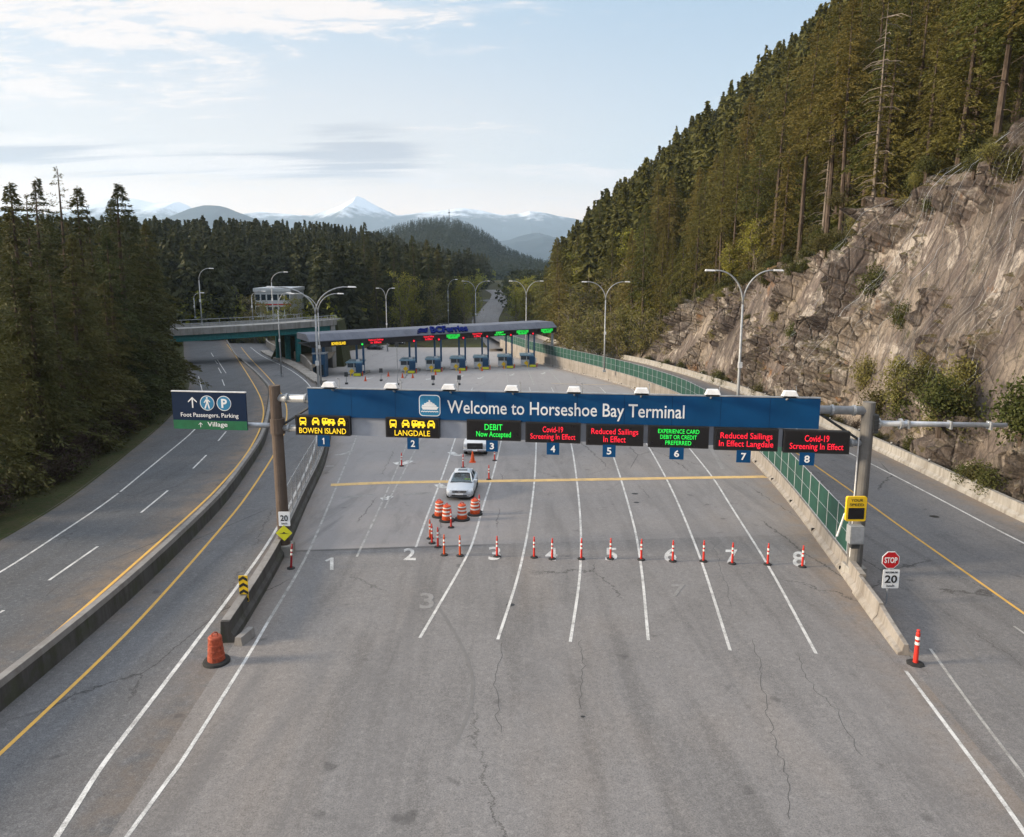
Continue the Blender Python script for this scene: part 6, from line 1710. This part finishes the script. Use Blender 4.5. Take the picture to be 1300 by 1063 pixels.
for i in range(4000):
    Y = rnd.uniform(30, 235); lim = bC(Y) if Y < 200 else -60
    x = lim - 4.0 - rnd.uniform(0, 60)
    if i < 900: Y = rnd.uniform(30, 120); lim = bC(Y); x = lim - rnd.uniform(3.6, 9)
    cands.append((x, Y, lim))
cands.sort(key=lambda q: math.hypot(q[0], q[1]))
for x, Y, lim in cands:
    z = gz(x, Y)
    if Y > 140 and abs(x / Y + .326) < .06: continue
    if not inview(x, Y, z, 90) or not free(x, Y, 5.4): continue
    tip = 13 + rnd.uniform(0, 1) ** .8 * 15
    if x > lim - 8: tip *= .85
    if Y < 44: tip *= .85
    px_ = 650 + FPX * x * math.cos(TH) / Y; ymin = (252 if px_ < 130 else 252 + (px_ - 130) * .40) + rnd.uniform(0, 1) ** .9 * 70
    tip = min(tip, atY(px_, ymin, Y).z - z)
    if tip < 5: continue
    k = rnd.randrange(5)
    if ncon < 286: tree('conifer_tree', (LEFT + [FIR])[k], (x, Y, z), tip, 'dark conifer in the dense shaded forest left of the highway', 'tree', 'conifers in the left forest', rnd, 1.15); ncon += 1
    else: LEFTSTUFF.append((x, Y, z, tip))
for i in range(78):
    Y = rnd.uniform(26, 90); x = bC(Y) - rnd.uniform(2.4, 7.0) * (1 if Y > 40 else 1.6)
    k = rnd.choice((3, 3, 3, 2)); tree('shrub', BUSH[k], (x, Y, gz(x, Y)), rnd.uniform(1.2, 2.8), 'purple brown bare bush beside the left highway verge' if k == 3 else 'low green bush beside the left highway verge', 'shrub', 'bushes beside the left highway', rnd, 1.1)

# ---- far woods, each one mass
def lowtree(seed, H=1.0, n=150, Rm=.17, cs=.08):
    rs = np.random.RandomState(seed); f = rs.rand(n) ** .8; z = cs + (1 - cs) * f; r_ = Rm * (1 - f) ** .8 * rs.uniform(.35, 1, n) ** .6 * (1 + .3 * np.sin(f * 23 + seed)); a = rs.uniform(0, 6.28, n)
    c = np.stack([r_ * np.cos(a), r_ * np.sin(a), z - r_ * .3], 1); d = np.stack([np.cos(a), np.sin(a), np.full(n, -.5)], 1) + rs.normal(size=(n, 3)) * .3; d /= np.linalg.norm(d, axis=1)[:, None]
    l = .085 * (.6 + .8 * rs.rand(n)) * (.6 + .7 * (1 - f)); v, fa = diamonds(c, d, l, l * .55, rs); return v
LT = [lowtree(s, n=nn, Rm=rm) for s, nn, rm in ((1, 300, .15), (2, 280, .17), (3, 320, .13), (4, 260, .19))]
LTS = [lowtree(s, n=70, Rm=.2) for s in (11, 12, 13)]
LTD = []
for s in (21, 22):
    rs = np.random.RandomState(s); n_ = 260; c = rs.normal(size=(n_, 3)); c /= np.linalg.norm(c, axis=1)[:, None]; c *= (rs.uniform(.5, 1, n_) ** .5)[:, None] * np.array([.34, .34, .42]); c += .06 * np.sin(c * 17 + s); c[:, 2] += .55
    d = rs.normal(size=(n_, 3)); d /= np.linalg.norm(d, axis=1)[:, None]; l = .09 * (.6 + .8 * rs.rand(n_)); LTD.append(diamonds(c, d, l, l * .7, rs)[0])
def forest(name, pts, tpl, h0, h1, mat, seed=1, wide=1.0):
    rs = np.random.RandomState(seed); out = []
    for P_ in pts:
        x, y, z = P_[:3]; t = tpl[rs.randint(len(tpl))]; h = P_[3] if len(P_) > 3 else rs.uniform(h0, h1); a = rs.uniform(0, 6.28); ca, sa = math.cos(a), math.sin(a); w = h * wide * rs.uniform(.8, 1.2)
        v = np.empty_like(t); v[:, 0] = (t[:, 0] * ca - t[:, 1] * sa) * w + x; v[:, 1] = (t[:, 0] * sa + t[:, 1] * ca) * w + y; v[:, 2] = t[:, 2] * h + z - .5; out.append(v)
    v = np.concatenate(out); return prop(link_mesh(name, npmesh(name, v, np.arange(len(v)).reshape(-1, 4), mat)), kind='stuff')
hs = HILLSTUFF[:]
for i in range(9000):
    y = rnd.uniform(280, 760); x = Xt(y) + rnd.uniform(3, 230)
    if inview(x, y, 40, 20) and rnd.random() < .5: hs.append((x, y, gz(x, y)))
forest('hillside_forest', hs, LT, 14, 31, M['needle'], 3)
ls = LEFTSTUFF[:]; ds = []
for i in range(7000):
    y = 205 + rnd.random() ** 1.2 * 620; x = rnd.uniform(-.78 * y, -24 - max(0, (330 - y)) * .03)
    if y < 240 and x > -34: continue
    if abs(x + 32) < 14 and 180 < y < 236: continue
    if any(abs(q.x - x) < 9 and abs(q.y - y) < 12 for q in FARQ): continue
    if -34 < x < -8 and 300 < y < 400: continue
    if -50 < x < -10 and 325 < y < 350: continue
    if 195 < y < 232 and abs(x / y + .326) < .06: continue
    (ds if rnd.random() < .20 else ls).append((x, y, gz(x, y)))
forest('distant_forest', ls, LT, 17, 31, M['needle_far'], 4)
forest('distant_leafy_trees', ds, LTD, 10, 17, M['spring'], 5)
ms = []
for i in range(1500):
    y = rnd.uniform(330, 620); x = rnd.uniform(-2, 34) + (y - 330) * .01
    if any(abs(q.x - x) < 8 and abs(q.y - y) < 12 for q in FARQ): continue
    if rnd.random() < .5: ms.append((x, y, max(gz(x, y), -9)))
forest('far_road_woods', ms, LT + LTD, 10, 18, M['needle_far'], 6)
# nearer row of conifers and yellow green trees right behind the plaza
def cen_tree(px, Y, ty, k, lb, dec=False):
    top = atY(px, ty, Y); z = -9.2; h = top.z - z
    tree('leafy_tree' if dec else 'conifer_tree', DEC[k] if dec else (FIR if px == 462 else LEFT[k]), (top.x, Y, z), h, lb, 'tree', 'trees behind the toll plaza', rnd, .85 if dec else .95)
rowc = [(447, 232, 330), (462, 240, 283), (478, 226, 322), (497, 236, 310), (512, 230, 335), (528, 226, 300), (543, 238, 325), (556, 246, 318), (433, 240, 345), (420, 250, 318), (570, 262, 338), (582, 275, 345), (488, 250, 305), (540, 255, 305)]
for i, (px, Y, ty) in enumerate(rowc): cen_tree(px, Y, ty, i % 4, 'dark conifer in the row right behind the toll canopy' if i != 1 else 'tall pointed conifer rising above the row behind the canopy')
for px, Y, ty, k in ((508, 222, 345, 0), (521, 224, 352, 3), (590, 262, 352, 0), (602, 275, 350, 3), (452, 222, 360, 2), (549, 228, 356, 1)): cen_tree(px, Y, ty, k, 'yellow green leafy tree in front of the dark row behind the canopy', True)

for px, Y, ty in ((322, 203, 378), (368, 205, 376), (335, 200, 388), (352, 200, 390)):
    p = atY(px, ty, Y); z = gz(p.x, Y); tree('leafy_tree', DEC[0 if px > 350 else 1], (p.x, Y, z), max(4, p.z - z), 'small olive tree partly hiding the pale building beyond the bridge', 'tree', 'small trees in front of the pale building', rnd, 1.1)
# ---- wooded hill and mountains
def hillz(x, y):
    g = lambda cx, cy, sx, sy, h: h * math.exp(-((x - cx) / sx) ** 2 - ((y - cy) / sy) ** 2)
    return -10 + g(-135, 1480, 110, 260, 66) + g(-265, 1450, 120, 240, 34) + g(-60, 1500, 75, 200, 22) + g(-620, 1500, 330, 330, 34) + 5 * fbm(x, y, .01)
prop(heightmesh('wooded_hill', list(np.arange(-1250, 150, 18)), list(np.arange(880, 1900, 22)), hillz, M['far_ground']), kind='structure')
fp = []
while len(fp) < 7500:
    x = rnd.uniform(-1200, 90); y = 950 + rnd.random() * 620; z = hillz(x, y)
    if x < -480 and rnd.random() < .5: continue
    fp.append((x, y, z))
forest('wooded_hill_forest', fp, LTS, 14, 24, M['needle_hill'], 8, 1.3)
# small mast on the wooded hill
p = Vector((-124, 1480, hillz(-124, 1480))); t = thing('radio_mast', 'tiny radio mast on top of the wooded hill', 'mast', p)
MB().tube([(0, 0, 0), (0, 0, 36)], [.9, .5], 5).build('mast', M['dark_steel'], t); MB().box(-1.6, 1.6, -.6, .6, 29, 31).build('antenna', M['dark_steel'], t)
def mountain(name, x0, x1, Y, depth, keys, seed, step=110, rough=1.0):
    """ridge line given as (picture x, picture y) pairs turned into real heights at distance Y"""
    K = []
    for px, py in keys:
        w = atY(px, py, Y); K.append((w.x, w.z))
    K.sort()
    def f(x, y):
        h = lerpk(K, x); t = (y - Y) / depth; fall = max(0, 1 - abs(t)) ** 1.15
        n = noise.ridged_multi_fractal(Vector((x * .00042, y * .00042, seed)), .95, 2.1, 6, 1.0, 2.0) - 1.0
        n2 = fbm(x + seed * 999, y, .0011, 5)
        return -12 + (h + 12) * fall + (n * 95 + n2 * 45) * rough * min(1, fall * 2.2) * (0.25 + .75 * min(1, abs(t) * 5))
    return prop(heightmesh(name, list(np.arange(x0, x1, step)), list(np.arange(Y - depth, Y + depth * .6, step)), f, M['mountain'], False), kind='structure')
mountain('snowy_mountain', -9500, 4200, 12500, 3600, [(-80, 262), (0, 265), (60, 272), (120, 258), (143, 249), (170, 252), (200, 259), (228, 257), (250, 268), (300, 272), (330, 268), (362, 270), (395, 272), (415, 266), (430, 261), (447, 252), (455, 247), (466, 255), (486, 265), (505, 274), (530, 270), (560, 268), (585, 265), (610, 268), (640, 274), (660, 272), (672, 268), (690, 270), (720, 276), (800, 290), (950, 300)], 1)
mountain('blue_mountain', -5200, 900, 7200, 1800, [(-100, 330), (60, 300), (170, 296), (205, 284), (235, 268), (262, 261), (285, 264), (310, 276), (340, 290), (380, 300), (430, 310), (500, 318), (640, 316), (672, 306), (690, 301), (710, 304), (760, 330)], 2, 75, 1.5)

# ================================================================== HAZE
hz = NT('haze air'); hz.n.remove(hz.b)
pv = hz.new('ShaderNodeVolumePrincipled'); pv.inputs['Color'].default_value = (.62, .80, 1.0, 1); pv.inputs['Density'].default_value = .000068; pv.inputs['Anisotropy'].default_value = .2
hz.l.new(pv.outputs[0], hz.n['Material Output'].inputs['Volume'])
hb = MB().box(-17000, 17000, -1500, 18500, -14, 1330).build('haze', hz.m); prop(hb, kind='stuff')
bpy.context.view_layer.update()
